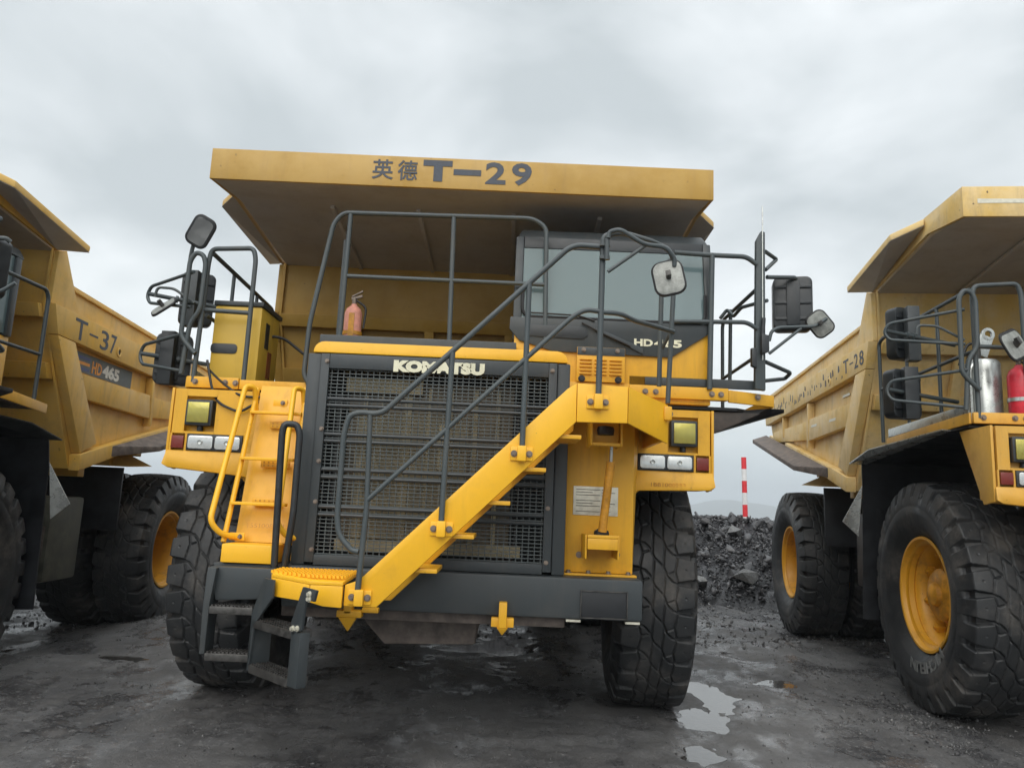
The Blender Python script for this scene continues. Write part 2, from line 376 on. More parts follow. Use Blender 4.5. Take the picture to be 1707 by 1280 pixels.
# ------------------------------------------------------------------ terrain
xs = axis(-7.5, 9.0, .035, 2600); ys = axis(-5.2, 8.0, .035, 2600)
grid('ground', xs, ys, ground_h, 'ground', 'structure')
me = bpy.data.meshes.new('puddle_water'); me.from_pydata([(-3.7, -5, -.034), (10, -5, -.034), (10, 8, -.034), (-3.7, 8, -.034)], [], [(0, 1, 2, 3)])
link('puddle_water', me, 'water', kind='structure')
bx = np.arange(-26, 26, .12); by = np.arange(6.5, 17, .12)
grid('rubble_bank', bx, by, lambda X, Y: bank(X, Y) - .06 + .10 * fbm(X, Y, 3, 51, 3) * np.clip(bank(X, Y) * 4, 0, 1), 'rock', 'structure')
# loose rubble over the bank
NR = 60000
P = np.stack([rng.uniform(-14, 13, NR), rng.uniform(6.6, 11.6, NR)], 1)
keep = bank(P[:, 0], P[:, 1]) > rng.uniform(0, .12, NR); P = P[keep]
Z = bank(P[:, 0], P[:, 1]); sz = .028 + .075 * rng.random(len(P)) ** 2; bg_ = rng.random(len(P)) < .09; sz[bg_] += .26 * rng.random(bg_.sum()) ** 2.2
scatter('rubble', np.column_stack([P, Z + sz * .12]), sz, 'rock')
# gravel apron in front of the bank and loose stones on the yard
P = np.concatenate([np.column_stack([rng.uniform(-9, 11, 16000), 7.8 - 4.8 * rng.random(16000) ** 1.9]),
                    np.column_stack([rng.normal(3.95, .35, 900), rng.normal(.6, 1.2, 900)]),
                    np.column_stack([rng.normal(3.9, .3, 700), rng.normal(-.2, .35, 700)]),
                    np.column_stack([rng.uniform(-7, 8, 22000), rng.uniform(-4.9, 4, 22000)])])
sz = .008 + .035 * rng.random(len(P)) ** 3.5; sz[:16000] *= 1.9; sz[-22000:] *= .62
scatter('gravel', np.column_stack([P, ground_h(P[:, 0], P[:, 1]) + sz * .15]), sz, 'gravel')
# boulders that can be told apart
def boulder(px, size, variant, rot, mat='rock'):
    o = link('boulder', ROCKS[variant].copy(), mat); x, y = px[0], px[1]
    z = float(bank(np.array([x]), np.array([y]))[0]); o.location = (x, y, z + size * .14); o.scale = (size, size * .9, size * .85); o.rotation_euler = rot
    bv = o.data; return o
spec = [((5.25, 9.2), .55, 3, (.4, .2, 1.1), 'palerock', 'pale grey angular boulder high on the rubble bank below the striped pole'),
        ((4.05, 8.6), .75, 5, (1.2, .5, .3), 'rock', 'long dark slab of rock leaning on the bank beside the central tyre'),
        ((5.0, 7.65), .60, 7, (.2, .1, .8), 'palerock', 'broad pale boulder low on the rubble bank under the pole'),
        ((6.35, 9.4), .50, 9, (.9, .1, .1), 'rock', 'rounded dark boulder on the bank close to the right truck rear tyre'),
        ((4.15, 7.55), .42, 2, (.1, .9, .4), 'palerock', 'small pale wedge of rock at the foot of the bank beside the central tyre'),
        ((5.55, 8.1), .46, 6, (1, .2, .6), 'rock', 'dark shard of rock halfway up the bank left of the right truck rear tyre'),
        ((4.75, 9.5), .38, 11, (.3, .8, .9), 'rock', 'dark pointed rock near the crest of the bank left of the pole')]
for p, s_, v, r, m_, lb in spec: tag(boulder(p, s_, v, r, m_), lb, 'boulder', 'boulders on the rubble bank')
for i in range(48):
    x = random.uniform(3.2, 8.0) if i < 34 else random.uniform(-11, -4.5); y = random.uniform(7.3, 10.2)
    tag(boulder((x, y), random.uniform(.16, .36), random.randrange(14), (random.uniform(0, 6), random.uniform(0, 6), random.uniform(0, 6)), 'rock'),
        'dark jagged lump of rock among the loose rubble of the bank', 'rock', 'jagged rocks lying in the rubble')
# striped pole
pole = thing('striped_pole', 'red and white banded marker pole standing on the rubble bank', 'marker pole', (5.75, 10.0, 1.35), 0)
zz = 0
for i in range(6):
    part('band', MB().lathe([(0, 0), (0, .055), (.26, .055), (.26, 0)], 20, 'z', (0, 0, zz)), 'redwhite' if i % 2 == 1 else 'polewhite', pole); zz += .26
pole.rotation_euler = (0, R_(-1.2), 0)
# distant hills
def hills(X, Y): return (96 * fbm(X, Y * 0, .0010, 61, 5) + 50) * np.clip((Y - 2880) / 300, 0, 1) - 3
M['hill'] = plain('distant_forest', (.05, .075, .06), .9)
grid('hills', np.arange(-3300, 4000, 40.), np.arange(2880, 3300, 100.), hills, 'hill', 'structure')
# thin moist air
hz = bpy.data.meshes.new('haze'); mb_ = MB().box(-4200, 4200, -4200, 4200, -1.5, 130); hz.from_pydata(mb_.V, [], mb_.F)
hm = bpy.data.materials.new('haze_air'); hm.use_nodes = True; hn = hm.node_tree.nodes; hn.clear()
ho = hn.new('ShaderNodeOutputMaterial'); hv = hn.new('ShaderNodeVolumePrincipled'); hv.inputs['Density'].default_value = .0006; hv.inputs['Color'].default_value = (.86, .92, .97, 1)
hm.node_tree.links.new(hv.outputs[0], ho.inputs['Volume']); hz.materials.append(hm); link('haze', hz, None, kind='stuff')

# ------------------------------------------------------------------ wheels
def tyre_mesh():
    R, W, NL = 1.04, .27, 30
    NA = NL * 40
    prof = [(.205, .50), (.215, .52), (.25, .55), (.30, .63), (.303, .637), (.33, .72), (.335, .79), (.331, .80), (.334, .81), (.327, .88), (.318, .92), (.309, .945)]
    n2 = 7; prof += [(.309 - .035 * (i + 1) / n2, .945 + .078 * math.sin((i + 1) / n2 * PI / 2)) for i in range(n2)]
    n3 = 92; tr = [(.274 - .274 * 2 * (i + 1) / n3, 0) for i in range(n3 - 1)]
    tr = [(s, 1.023 + .017 * (1 - (s / .274) ** 2)) for s, _ in tr]
    full = prof + tr + [(-s, r) for s, r in prof[::-1]]
    S_, Rr = np.array([p[0] for p in full]), np.array([p[1] for p in full])
    k = np.arange(NA); ph = k / 40.0                       # in lug pitches
    T = S_[None, :] / W * np.ones((NA, 1)); U = ph[:, None] * np.ones((1, len(full))); RR = Rr[None, :] * np.ones((NA, 1))
    pitch = 2 * PI * R / NL
    def seg(t0, u0, t1, u1):
        best = np.full(T.shape, 9.)
        for o in (-1, 0, 1):
            fu = np.mod(U, 1) + o
            ax_, ay = (T - t0) * W, (fu - u0) * pitch; dx, dy = (t1 - t0) * W, (u1 - u0) * pitch
            tt = np.clip((ax_ * dx + ay * dy) / (dx * dx + dy * dy), 0, 1)
            best = np.minimum(best, np.hypot(ax_ - tt * dx, ay - tt * dy))
        return best
    thin = np.full(T.shape, 9.); wide = np.full(T.shape, 9.)
    def both(t0, u0, t1, u1, which):
        nonlocal thin, wide
        for a in ((t0, u0, t1, u1), (-t0, -u0 + .5, -t1, -u1 + .5)):
            d = seg(*a); 
            for sh in (-1, 1): d = np.minimum(d, seg(a[0], a[1] + sh, a[2], a[3] + sh))
            if which: wide = np.minimum(wide, d)
            else: thin = np.minimum(thin, d)
    both(.56, 0, 1.35, .02, 1)
    both(.56, 0, .47, .42, 0); both(.47, .42, .56, 1, 0); both(.47, .42, .30, .34, 0)
    c = [(.56, 0), (.40, .05), (.24, .26), (.13, .60), (0, .75)]
    for a, b_ in zip(c[:-1], c[1:]): both(*a, *b_, 0)
    both(.13, .60, .185, 1.42, 0)
    # each shoulder lug: tiny pit
    pit = np.full(T.shape, 9.)
    for o in (0,):
        for sgn, off in ((1, .5), (-1, 0.)):
            fu = np.mod(U - off + .5, 1) - .5; pit = np.minimum(pit, np.hypot((T * sgn - .78) * W, fu * pitch))
    sm = lambda d, w_, e_: 1 - np.clip((d - w_) / e_, 0, 1) ** 2 * (3 - 2 * np.clip((d - w_) / e_, 0, 1))
    onT = np.clip((RR - .90) / .06, 0, 1)
    D = .020 * sm(thin, .0028, .0065) * (np.abs(T) < 1.0)
    ww = .008 + .022 * np.clip((np.abs(T) - .56) / .5, 0, 1)
    D = np.maximum(D, (.03 + .035 * np.clip((np.abs(T) - .56) / .4, 0, 1)) * sm(np.maximum(wide - ww, 0), .001, .008) * onT)
    D = np.maximum(D, .008 * sm(pit, .002, .008))
    # sidewall ring relief
    RR2 = RR - D; S2 = S_[None, :] * np.ones((NA, 1)) - np.sign(S_)[None, :] * D * .45 * (np.abs(T) > .98)
    A = 2 * PI * k / NA; A = A[:, None]
    V = np.stack([S2, -RR2 * np.cos(A), RR2 * np.sin(A)], -1).reshape(-1, 3); m_ = len(full)
    i = np.arange(NA)[:, None]; j = np.arange(m_ - 1)[None, :]; i2 = (i + 1) % NA
    F = np.stack([i * m_ + j, i * m_ + j + 1, i2 * m_ + j + 1, i2 * m_ + j], -1).reshape(-1, 4).astype(np.int32)
    me = bpy.data.meshes.new('tyre'); me.vertices.add(len(V)); me.vertices.foreach_set('co', V.ravel())
    me.loops.add(F.size); me.loops.foreach_set('vertex_index', F.ravel()); me.polygons.add(len(F))
    me.polygons.foreach_set('loop_start', np.arange(0, F.size, 4, dtype=np.int32)); me.polygons.foreach_set('loop_total', np.full(len(F), 4, np.int32))
    me.update(calc_edges=True); me.polygons.foreach_set('use_smooth', [True] * len(F)); me.materials.append(M['tyre']); return me
TYRE = tyre_mesh()
def mk(mb, name, mat, **k):
    me = mb.mesh(name, **k); me.materials.append(M[mat]); return me
FR_RIM = mk(MB().lathe([(.20, .455), (.215, .50), (.24, .525), (.25, .522), (.25, .50), (.235, .487), (.20, .478), (.19, .455), (.145, .445), (.13, .455), (.115, .44), (.09, .415), (.02, .40), (-.05, .38), (-.06, .33)], 64), 'rim', 'rim')
FR_DISC = mk(MB().lathe([(-.06, .40), (-.05, .34), (.0, .32), (.02, .24), (.10, .235), (.13, .20), (.135, .11), (.175, .10), (.19, .07), (.195, 0)], 40), 'hub', 'ochre')
RR_RIM = mk(MB().lathe([(.20, .455), (.215, .50), (.24, .525), (.25, .522), (.25, .50), (.235, .485), (.20, .475), (.12, .455), (.02, .44), (-.30, .43), (-.31, .36), (-.33, .35)], 64), 'rim', 'rim')
RR_DISC = mk(MB().lathe([(-.33, .44), (-.30, .30), (-.20, .28), (-.16, .22), (-.15, 0)], 40), 'hub', 'ochre')
CL = mk(MB().obox((.03, 0, .37), (.07, .07, .06)).cyl((.03, 0, .37), (.09, 0, .37), .016, 8), 'rim_clamp', 'rim', bevel=.006)
NUT = mk(MB().cyl((0, 0, 0), (.035, 0, 0), .014, 6), 'wheel_nut', 'bolt', smooth=0)
def wheel(truck, x, y, out, steer, rear, spin, detail=True):
    wname = 'wheel'; e = child_empty(wname, truck, (x, y, .97 * 1.04 - .02), steer + (PI if out < 0 else 0)); e.scale = (.97,) * 3
    t = link('tyre', TYRE, None, e); t.rotation_euler = (spin, 0, 0)
    link('rim', RR_RIM if rear else FR_RIM, None, e); link('hub', RR_DISC if rear else FR_DISC, None, e)
    if detail:
        for k in range(8 if not rear else 12):
            a = 2 * PI * (k + .3) / (8 if not rear else 12)
            if rear: o = link('wheel_nut', NUT, None, e); o.location = (-.33, .40 * math.cos(a), .40 * math.sin(a)); 
            else: o = link('rim_clamp', CL, None, e); o.rotation_euler = (a, 0, 0)
    return e

# ------------------------------------------------------------------ the dump truck
def bolts(parent, pts, r=.016, d=(0, -1, 0), mat='bolt'):
    for p in pts:
        p = Vector(p); part('bolt', MB().cyl(p, p + Vector(d) * .018, r, 6).cyl(p, p + Vector(d) * .006, r * 1.5, 12), mat, parent, smooth=30)
def foot(parent, x, y, z, w=.13, mat='chassis'):       # clamp plate with two bolts and a socket that holds a rail post
    p = part('post_clamp', MB().box(x - w / 2, x + w / 2, y - .012, y, z - .04, z + .04), mat, parent, .008)
    p2 = part('socket', MB().box(x - .026, x + .026, y - .055, y - .010, z - .045, z + .045), mat, p, .01)
    bolts(p, [(x - w * .34, y - .012, z), (x + w * .34, y - .012, z)], .013)
    return p
def rrect(x0, x1, z0, z1, r, n=5):
    P = []
    for cx, cz, a0 in ((x1 - r, z1 - r, 0), (x0 + r, z1 - r, 90), (x0 + r, z0 + r, 180), (x1 - r, z0 + r, 270)):
        for i in range(n + 1): a = R_(a0 + 90 * i / n); P.append((cx + r * math.cos(a), cz + r * math.sin(a)))
    return P
def mirror(parent, c, w, h, d, yaw, tilt=0, face=1):    # deep black housing, glass on the +y side
    e = part('mirror', MB().prism(rrect(-w / 2, w / 2, -h / 2, h / 2, .05), 'y', -d / 2, d / 2), 'plastic', parent, .015)
    e.location = c; e.rotation_euler = (tilt, 0, yaw)
    g = MB().prism(rrect(-w / 2 + .02, w / 2 - .02, -h / 2 + .02, h / 2 - .02, .04), 'y', d / 2, d / 2 + .004); part('mirror_glass', g, 'mirror', e)
    b = MB().box(-.05, .05, -d / 2 - .02, -d / 2 - .001, -h * .42, h * .42)
    for q in (-.3, 0, .3): b.box(-w * .46, w * .46, -d / 2 - .012, -d / 2 - .001, q * h - .012, q * h + .012)
    part('housing_rib', b, 'plastic', e, .004)
    return e
def small_mirror(parent, c, w, h, rot, back='backing'):  # thin convex mirror with a rubber rim, silver back towards -y
    e = part('round_mirror', MB().prism(rrect(-w / 2, w / 2, -h / 2, h / 2, min(w, h) * .3), 'y', -.012, .012), back, parent, .006); e.location = c; e.rotation_euler = rot
    rim = MB(); P = rrect(-w / 2, w / 2, -h / 2, h / 2, min(w, h) * .3); P.append(P[0]); rim.tube([(a, 0, b_) for a, b_ in P], .011, 8, .001)
    part('rubber_rim', rim, 'rubber', e)
    part('swivel', MB().cyl((0, -.012, 0), (0, -.06, .01), .016).obox((0, -.05, .01), (.03, .03, .03)), 'steel', e) if back != 'plastic' else None
    return e

def truck_model(main=True):
    T = thing('dump_truck', 'yellow haul truck', 'dump truck')
    # ---------------- dump body
    B = child_empty('dump_body', T, (.03, 0, 0))
    side = [(1.79, 1.95), (3.5, 2.34), (5.85, 2.85), (6.12, 3.3), (6.05, 3.68), (1.37, 3.80), (1.12, 4.085), (.975, 4.06), (.96, 3.5)]
    for s in (-1, 1):
        part('side_sheet', MB().prism(side, 'x', s * 1.975, s * 2.0), 'body', B, 0)
        part('pillar_panel', MB().prism([(.97, 3.505), (.985, 4.03), (1.12, 4.075), (1.52, 3.505)], 'x', s * 2.0025, s * 2.05), 'body', B, .006)
        part('top_rail', MB().prism([(1.39, 3.7555), (6.04, 3.675), (6.04, 3.62), (1.42, 3.735)], 'x', s * 2.0025, s * 2.03), 'body', B, .004)
        part('upper_beam', MB().prism([(.965, 3.5), (6.05, 3.5), (6.0, 3.15), (1.08, 3.22)], 'x', s * 2.0025, s * 2.10), 'body', B, .012)
        part('front_pillar', MB().prism([(1.085, 3.217), (1.42, 3.213), (2.12, 2.24), (1.80, 2.11)], 'x', s * 2.0025, s * 2.098), 'body', B, .012)
        part('middle_beam', MB().prism([(1.60, 2.93), (3.35, 2.95), (3.42, 2.66), (1.80, 2.68)], 'x', s * 2.0025, s * 2.085), 'body', B, .012)
        part('middle_beam', MB().prism([(3.47, 2.94), (5.6, 3.0), (5.6, 2.83), (3.50, 2.68)], 'x', s * 2.0025, s * 2.06), 'body', B, .012)
        part('rib', MB().prism([(3.36, 3.17), (3.43, 3.17), (3.49, 2.58), (3.43, 2.56)], 'x', s * 2.0025, s * 2.092), 'body', B, .008)
        part('rib', MB().prism([(4.85, 3.165), (4.91, 3.165), (4.95, 2.86), (4.89, 2.85)], 'x', s * 2.0025, s * 2.08), 'body', B, .008)
        part('bottom_beam', MB().prism([(1.79, 1.93), (1.77, 2.10), (3.5, 2.50), (4.6, 2.74), (4.6, 2.57), (2.9, 2.21)], 'x', s * 2.0025, s * 2.115), 'body', B, .012)
        part('rock_deflector', MB().add([(s * 2.116, 2.45, 2.24), (s * 2.116, 5.9, 2.98), (s * 2.34, 5.9, 2.90), (s * 2.34, 3.2, 2.30), (s * 2.116, 2.45, 2.12), (s * 2.116, 5.9, 2.78), (s * 2.34, 5.9, 2.84), (s * 2.34, 3.2, 2.24)],
             [(0, 1, 2, 3), (4, 7, 6, 5), (0, 3, 7, 4), (3, 2, 6, 7), (2, 1, 5, 6), (0, 4, 5, 1)]), 'grime', B, .006)
        # drain hole ring in the upper beam
        part('hole_ring', MB().lathe([(0, .03), (.004, .055), (.012, .055), (.012, .035), (0, .03)], 24, 'x', (s * 2.10 if s > 0 else s * 2.112, 2.35, 3.30)), 'body', B)
        part('hole', MB().cyl((s * 2.098, 2.35, 3.30), (s * 2.103, 2.35, 3.30), .034, 20), 'black', B)
        # ear that overhangs the side beside the canopy
        ear = [(s * 2.255, -.15, 4.20), (s * 2.035, -.36, 4.27), (s * 2.035, .98, 4.04), (s * 2.225, 1.20, 4.10)]
        part('ear', MB().slab(ear, (0, .01, .062)), 'body', B, .012); part('ear_shade_sheet', MB().slab([Vector(p) + Vector((0, 0, -.004)) for p in ear], (0, 0, -.002)), 'shadegrey', B)  # thin sheet below the ear carries the painted underside shade
        part('side_fascia', MB().slab([(s * 1.985, -1.0, 4.082), (s * 1.985, -1.0, 4.335), (s * 2.005, -.36, 4.335), (s * 2.005, -.05, 4.30), (s * 2.005, 1.0, 4.10), (s * 2.005, 1.0, 4.035), (s * 2.005, -.40, 4.165)], (s * .028, 0, 0)), 'body', B, .004)
        for xx in (.42, 1.18):
            part('wall_rib', MB().prism([(1.01, 3.40), (.95, 3.38), (1.62, 2.0), (1.73, 2.0)], 'x', s * xx - .05, s * xx + .05), 'body', B, .008)
            part('canopy_rib', MB().slab([(s * xx - .02, -.40, 4.153), (s * xx + .02, -.40, 4.153), (s * xx + .02, .97, 4.035), (s * xx - .02, .97, 4.035)], (0, 0, -.03)), 'shadegrey', B, .006)
    part('canopy', MB().prism([(-1.0, 4.08), (-.40, 4.155), (1.02, 4.035), (1.04, 4.10), (-.4, 4.22), (-.965, 4.15)], 'x', -1.983, 1.983), 'shadegrey', B, 0)
    part('canopy_fascia', MB().prism([(-1.03, 4.078), (-1.03, 4.335), (-1.002, 4.335), (-1.002, 4.078)], 'x', -2.013, 2.013), 'body', B, .006)
    part('front_wall', MB().prism([(1.015, 4.08), (1.0, 3.5), (1.80, 1.95), (1.84, 1.97), (1.05, 3.5), (1.055, 4.08)], 'x', -1.974, 1.974), 'body', B, 0)
    part('wall_beam', MB().prism([(.995, 3.5), (.90, 3.48), (.955, 3.36), (1.07, 3.37)], 'x', -1.97, 1.97), 'body', B, .01)
    part('wall_beam', MB().prism([(1.27, 2.97), (1.16, 2.95), (1.24, 2.80), (1.35, 2.81)], 'x', -1.97, 1.97), 'body', B, .01)
    part('floor', MB().prism([(1.80, 1.95), (3.5, 2.34), (6.3, 2.95), (6.3, 3.02), (1.84, 2.05)], 'x', -1.974, 1.974), 'body', B, 0)
    for y in (2.2, 2.9, 3.6, 4.3, 5.0): z = 1.95 + (y - 1.8) * .222; part('floor_bolster', MB().box(-1.9, 1.9, y, y + .14, z - .16, z + .01), 'body', B, .01)
    # ---------------- chassis
    C_ = child_empty('chassis', T)
    for s in (-1, 1):
        part('frame_rail', MB().prism([(-1.5, .98), (-1.5, 1.25), (2, 1.35), (3.5, 1.7), (5.6, 1.9), (5.6, 1.6), (3.6, 1.3), (2, .95)], 'x', s * .38, s * .56), 'grime', C_, .01)
        part('suspension_cylinder', MB().cyl((s * 1.02, .1, .72), (s * .90, .1, 1.9), .12, 20).cyl((s * 1.0, .1, 1.0), (s * .9, .1, 1.9), .15, 20), 'under', C_)
        part('steering_arm', MB().cyl((s * .4, .35, .85), (s * 1.35, .4, .82), .035).obox((s * 1.3, .2, .95), (.3, .35, .4)), 'under', C_, .01)
        part('rear_cylinder', MB().cyl((s * .62, 3.9, 1.0), (s * .62, 3.4, 1.9), .1, 16), 'under', C_)
        # front mudguard over and behind the wheel
        part('mudguard', MB().slab([(s * 1.15, -.9, 2.395), (s * 2.0, -.9, 2.395), (s * 2.2, .3, 2.33), (s * 1.15, .3, 2.33)], (0, 0, -.02)), 'flap', C_, .003)
        part('mudguard', MB().slab([(s * 1.0, .3, 2.33), (s * 2.2, .3, 2.33), (s * 2.2, .98, 2.22), (s * 1.0, .98, 2.22)], (0, 0, -.02)), 'flap', C_, .003)
        part('mud_flap', MB().slab([(s * 1.0, .98, 2.22), (s * 2.2, .98, 2.22), (s * 2.14, 1.16, 1.95), (s * 2.16, 1.20, .62), (s * 1.1, 1.20, .58)], (0, .02, 0)), 'flap', C_, .003)
        part('guard_edge', MB().slab([(s * 2.14, -.75, 2.375), (s * 2.28, .55, 2.31), (s * 2.32, 1.0, 2.20), (s * 2.16, 1.0, 2.20), (s * 2.05, -.7, 2.375)], (0, 0, -.012)), 'silver' if s < 0 else 'grey', C_, .002)
        part('flap_bracket', MB().slab([(s * 2.14, 1.17, 1.98), (s * 2.3, 1.33, 1.60), (s * 2.15, 1.30, 1.45)], (0, .012, 0)), 'silver', C_, .002)
        part('rear_flap', MB().slab([(s * 1.0, 3.05, 2.02), (s * 2.0, 3.05, 2.02), (s * 1.98, 3.10, 1.28), (s * 1.0, 3.10, 1.28)], (0, .03, 0)), 'flap', C_, .004)
        part('flap_hanger', MB().add([(s * 1.3, 2.95, 2.03), (s * 2.1, 2.95, 2.03), (s * 2.2, 3.4, 2.06), (s * 1.3, 3.4, 2.06), (s * 1.3, 3.0, 2.20), (s * 1.95, 3.0, 2.16), (s * 1.95, 3.35, 2.18), (s * 1.3, 3.35, 2.24)],
             [(0, 1, 2, 3), (4, 5, 6, 7), (0, 1, 5, 4), (1, 2, 6, 5), (2, 3, 7, 6), (3, 0, 4, 7)]), 'body', C_, .008)
    part('rear_axle', MB().cyl((-1.3, 4.4, 1.02), (1.3, 4.4, 1.02), .28, 24).lathe([(-.5, .28), (-.3, .45), (.3, .45), (.5, .28)], 24, 'x', (0, 4.4, 1.02)), 'under', C_)
    part('front_beam', MB().box(-1.15, 1.15, -.1, .35, .70, .92), 'under', C_, .02)
    part('engine_pan', MB().prism([(-.42, .80), (-.28, .66), (.33, .68), (.34, .93), (-.44, .93)], 'y', -1.45, .4), 'grime', C_, .02)
    part('engine_block', MB().box(-.36, .36, -.9, .9, .95, 1.9), 'under', C_, .03)
    part('crossmember', MB().box(-.9, .9, -1.75, -1.55, .86, .98), 'grime', C_, .01)
    # tanks behind the front wheels
    tk = part('side_tank', MB().box(1.12, 1.86, 1.86, 2.52, .78, 1.66), 'hull', T, .04)
    part('filler_pipe', MB().tube([(1.55, 1.86, 1.30), (1.6, 1.70, 1.34), (1.78, 1.66, 1.44)], .035).cyl((1.75, 1.665, 1.42), (1.83, 1.65, 1.47), .055, 14), 'hull', tk)
    part('filler_pipe', MB().tube([(1.3, 1.86, 1.05), (1.32, 1.72, 1.07), (1.45, 1.66, 1.12)], .035).cyl((1.43, 1.665, 1.11), (1.52, 1.65, 1.16), .055, 14), 'hull', tk)
    part('tank_strap', MB().box(1.60, 1.68, 1.845, 1.858, .79, 1.65), 'hull', tk, .003); part('gauge_plate', MB().box(1.72, 1.82, 1.85, 1.858, 1.05, 1.35), 'grime', tk, .002)
    part('side_tank', MB().box(-1.8, -1.12, 1.70, 2.5, .85, 1.7), 'under', T, .04)
    # ---------------- bumper, hood, grille
    bp = part('bumper', MB().prism([(-1.33, 1.18), (-.50, 1.18), (1.375, 1.18), (1.375, .93), (-.40, .93), (-.88, .93), (-.88, .99), (-1.24, .99)], 'y', -1.85, -1.50), 'grey', T, .018)
    part('light_recess', MB().box(.992, 1.272, -1.858, -1.8515, .948, 1.10), 'black', bp, .002)
    part('recess_rim', MB().prism([(.985, .94), (1.28, .94), (1.28, 1.108), (.985, 1.108)], 'y', -1.8512, -1.8505), 'grey', bp)
    part('recess_rim', MB().box(.985, 1.28, -1.864, -1.8515, 1.101, 1.108).box(.985, 1.28, -1.864, -1.8515, .94, .947).box(.985, .991, -1.864, -1.8515, .948, 1.10).box(1.273, 1.28, -1.864, -1.8515, .948, 1.10), 'steel', bp)
    for x in (.90, 1.27): part('reflector', MB().box(x, x + .09, -1.84, -1.78, .912, .926), 'plate', bp)
    hk = part('tow_hook', MB().box(.48, .53, -1.93, -1.851, .87, 1.02).box(.435, .575, -1.90, -1.84, .87, .925).add([(.47, -1.93, .87), (.54, -1.93, .87), (.505, -1.90, .82), (.47, -1.84, .87), (.54, -1.84, .87)], [(0, 1, 2), (1, 4, 2), (4, 3, 2), (3, 0, 2), (0, 3, 4, 1)]), 'chassis', bp, .006)
    hk = part('tow_hook', MB().box(-.46, -.41, -1.98, -1.89, .92, 1.0).box(-.50, -.35, -1.98, -1.90, .90, .94).box(-.35, -.25, -1.97, -1.92, .93, .96).add([(-.49, -1.98, .90), (-.38, -1.98, .90), (-.43, -1.95, .81), (-.49, -1.90, .90), (-.38, -1.90, .90)], [(0, 1, 2), (1, 4, 2), (4, 3, 2), (3, 0, 2), (0, 3, 4, 1)]), 'chassis', bp, .006)
    hood = part('hood', MB().prism(rrect(-.83, .865, 2.40, 2.637, .07)[:12] + [(-.83, 2.56), (.865, 2.56)], 'y', -1.78, -.95), 'fresh', T, .012)
    part('radiator_housing', MB().box(-.84, -.775, -1.72, -.95, 1.182, 2.558).box(.80, .865, -1.72, -.95, 1.182, 2.558).box(-.774, .799, -1.0, -.95, 1.182, 2.558), 'grey', T, .012)
    part('housing_corner', MB().box(-.865, -.775, -1.77, -1.722, 1.182, 2.556), 'grey', T, .012); part('housing_corner', MB().box(.80, .885, -1.77, -1.722, 1.182, 2.556), 'grey', T, .012)
    gr = part('grille_frame', MB().box(-.772, -.715, -1.79, -1.75, 1.20, 2.552).box(.742, .797, -1.79, -1.75, 1.20, 2.552).box(-.714, .741, -1.79, -1.75, 1.185, 1.25).box(-.714, .741, -1.79, -1.75, 2.455, 2.552), 'grey', T, .004)
    zb = [1.25, 1.50, 1.55, 1.74, 1.79, 1.975, 2.02, 2.21, 2.255, 2.455]
    for z in zb[1:9]: part('grille_bar', MB().tube([(-.714, -1.765, z), (.741, -1.765, z)], .0125, 8), 'grey', gr)
    wire = MB(); nx = 36
    for i in range(nx + 1):
        x = -.70 + 1.43 * i / nx; wire.box(x - .0031, x + .0031, -1.757, -1.753, 1.25, 2.455)
    nz = 50
    for i in range(nz + 1):
        z = 1.255 + 1.195 * i / nz; wire.box(-.714, .741, -1.762, -1.758, z - .0031, z + .0031)
    part('grille_mesh', wire, 'mesh', gr, 0, kind='stuff', smooth=0)
    wire = MB()
    for i in range(90): x = -.52 + .74 * i / 89; wire.box(x - .0016, x + .0016, -1.70, -1.696, 1.36, 2.18)
    part('radiator_fins', wire, 'corelight', gr, 0, kind='stuff', smooth=0)
    core = part('radiator', MB().box(-.60, .52, -1.60, -1.5, 1.30, 2.40), 'core', T, .004)
    for i, (x, w_) in enumerate(((-.50, .03), (-.38, .02), (-.22, .05), (-.06, .02), (.08, .03), (.24, .04), (.40, .03))): part('radiator_tank', MB().box(x, x + w_, -1.625, -1.601, 1.33, 2.37), 'corelight', core, .003)
    part('radiator_rail', MB().box(-.62, .60, -1.66, -1.628, 1.27, 1.35), 'corelight', core, .004); part('radiator_rail', MB().box(-.62, -.1, -1.66, -1.628, 2.32, 2.42), 'corelight', core, .004)
    part('hose', MB().tube([(.56, -1.64, 1.35), (.57, -1.66, 1.7), (.55, -1.64, 2.2)], .02), 'rubber', core); part('hose', MB().tube([(-.66, -1.64, 1.3), (-.65, -1.66, 1.7), (-.66, -1.64, 2.3)], .03), 'rubber', core)
    part('valve_block', MB().box(.03, .08, -1.70, -1.64, 1.82, 2.12), 'corelight', core, .006)
    bolts(gr, [(-.73, -1.79, z) for z in (1.28, 1.58, 1.84, 2.05, 2.5)] + [(.765, -1.79, z) for z in (1.26, 1.6, 2.5)], .010, mat='bolt')
    part('deck_bridge', MB().box(-.97, .52, -1.12, -.6, 2.70, 2.83), 'grey', T, .006)
    # yellow face panel right of the grille and its mirror half, lamp housings
    for s in (-1, 1):
        ax_ = lambda x: s * x
        if s > 0:
            fp = part('front_panel', MB().add([(.872, -1.62, 1.196), (1.345, -1.62, 1.196), (1.345, -1.62, 2.42), (.872, -1.62, 2.42), (.872, -1.2, 1.196), (1.36, -1.2, 1.196), (1.45, -1.2, 2.42), (.872, -1.2, 2.42)],
                [(0, 1, 2, 3), (4, 7, 6, 5), (0, 4, 5, 1), (1, 5, 6, 2), (2, 6, 7, 3), (3, 7, 4, 0)]), 'chassis', T, .008)
            part('base_flange', MB().box(.872, 1.36, -1.70, -1.621, 1.182, 1.195), 'chassis', fp, .002); bolts(fp, [(x, -1.66, 1.196) for x in (.92, 1.05, 1.18, 1.31)], .014, (0, 0, 1))
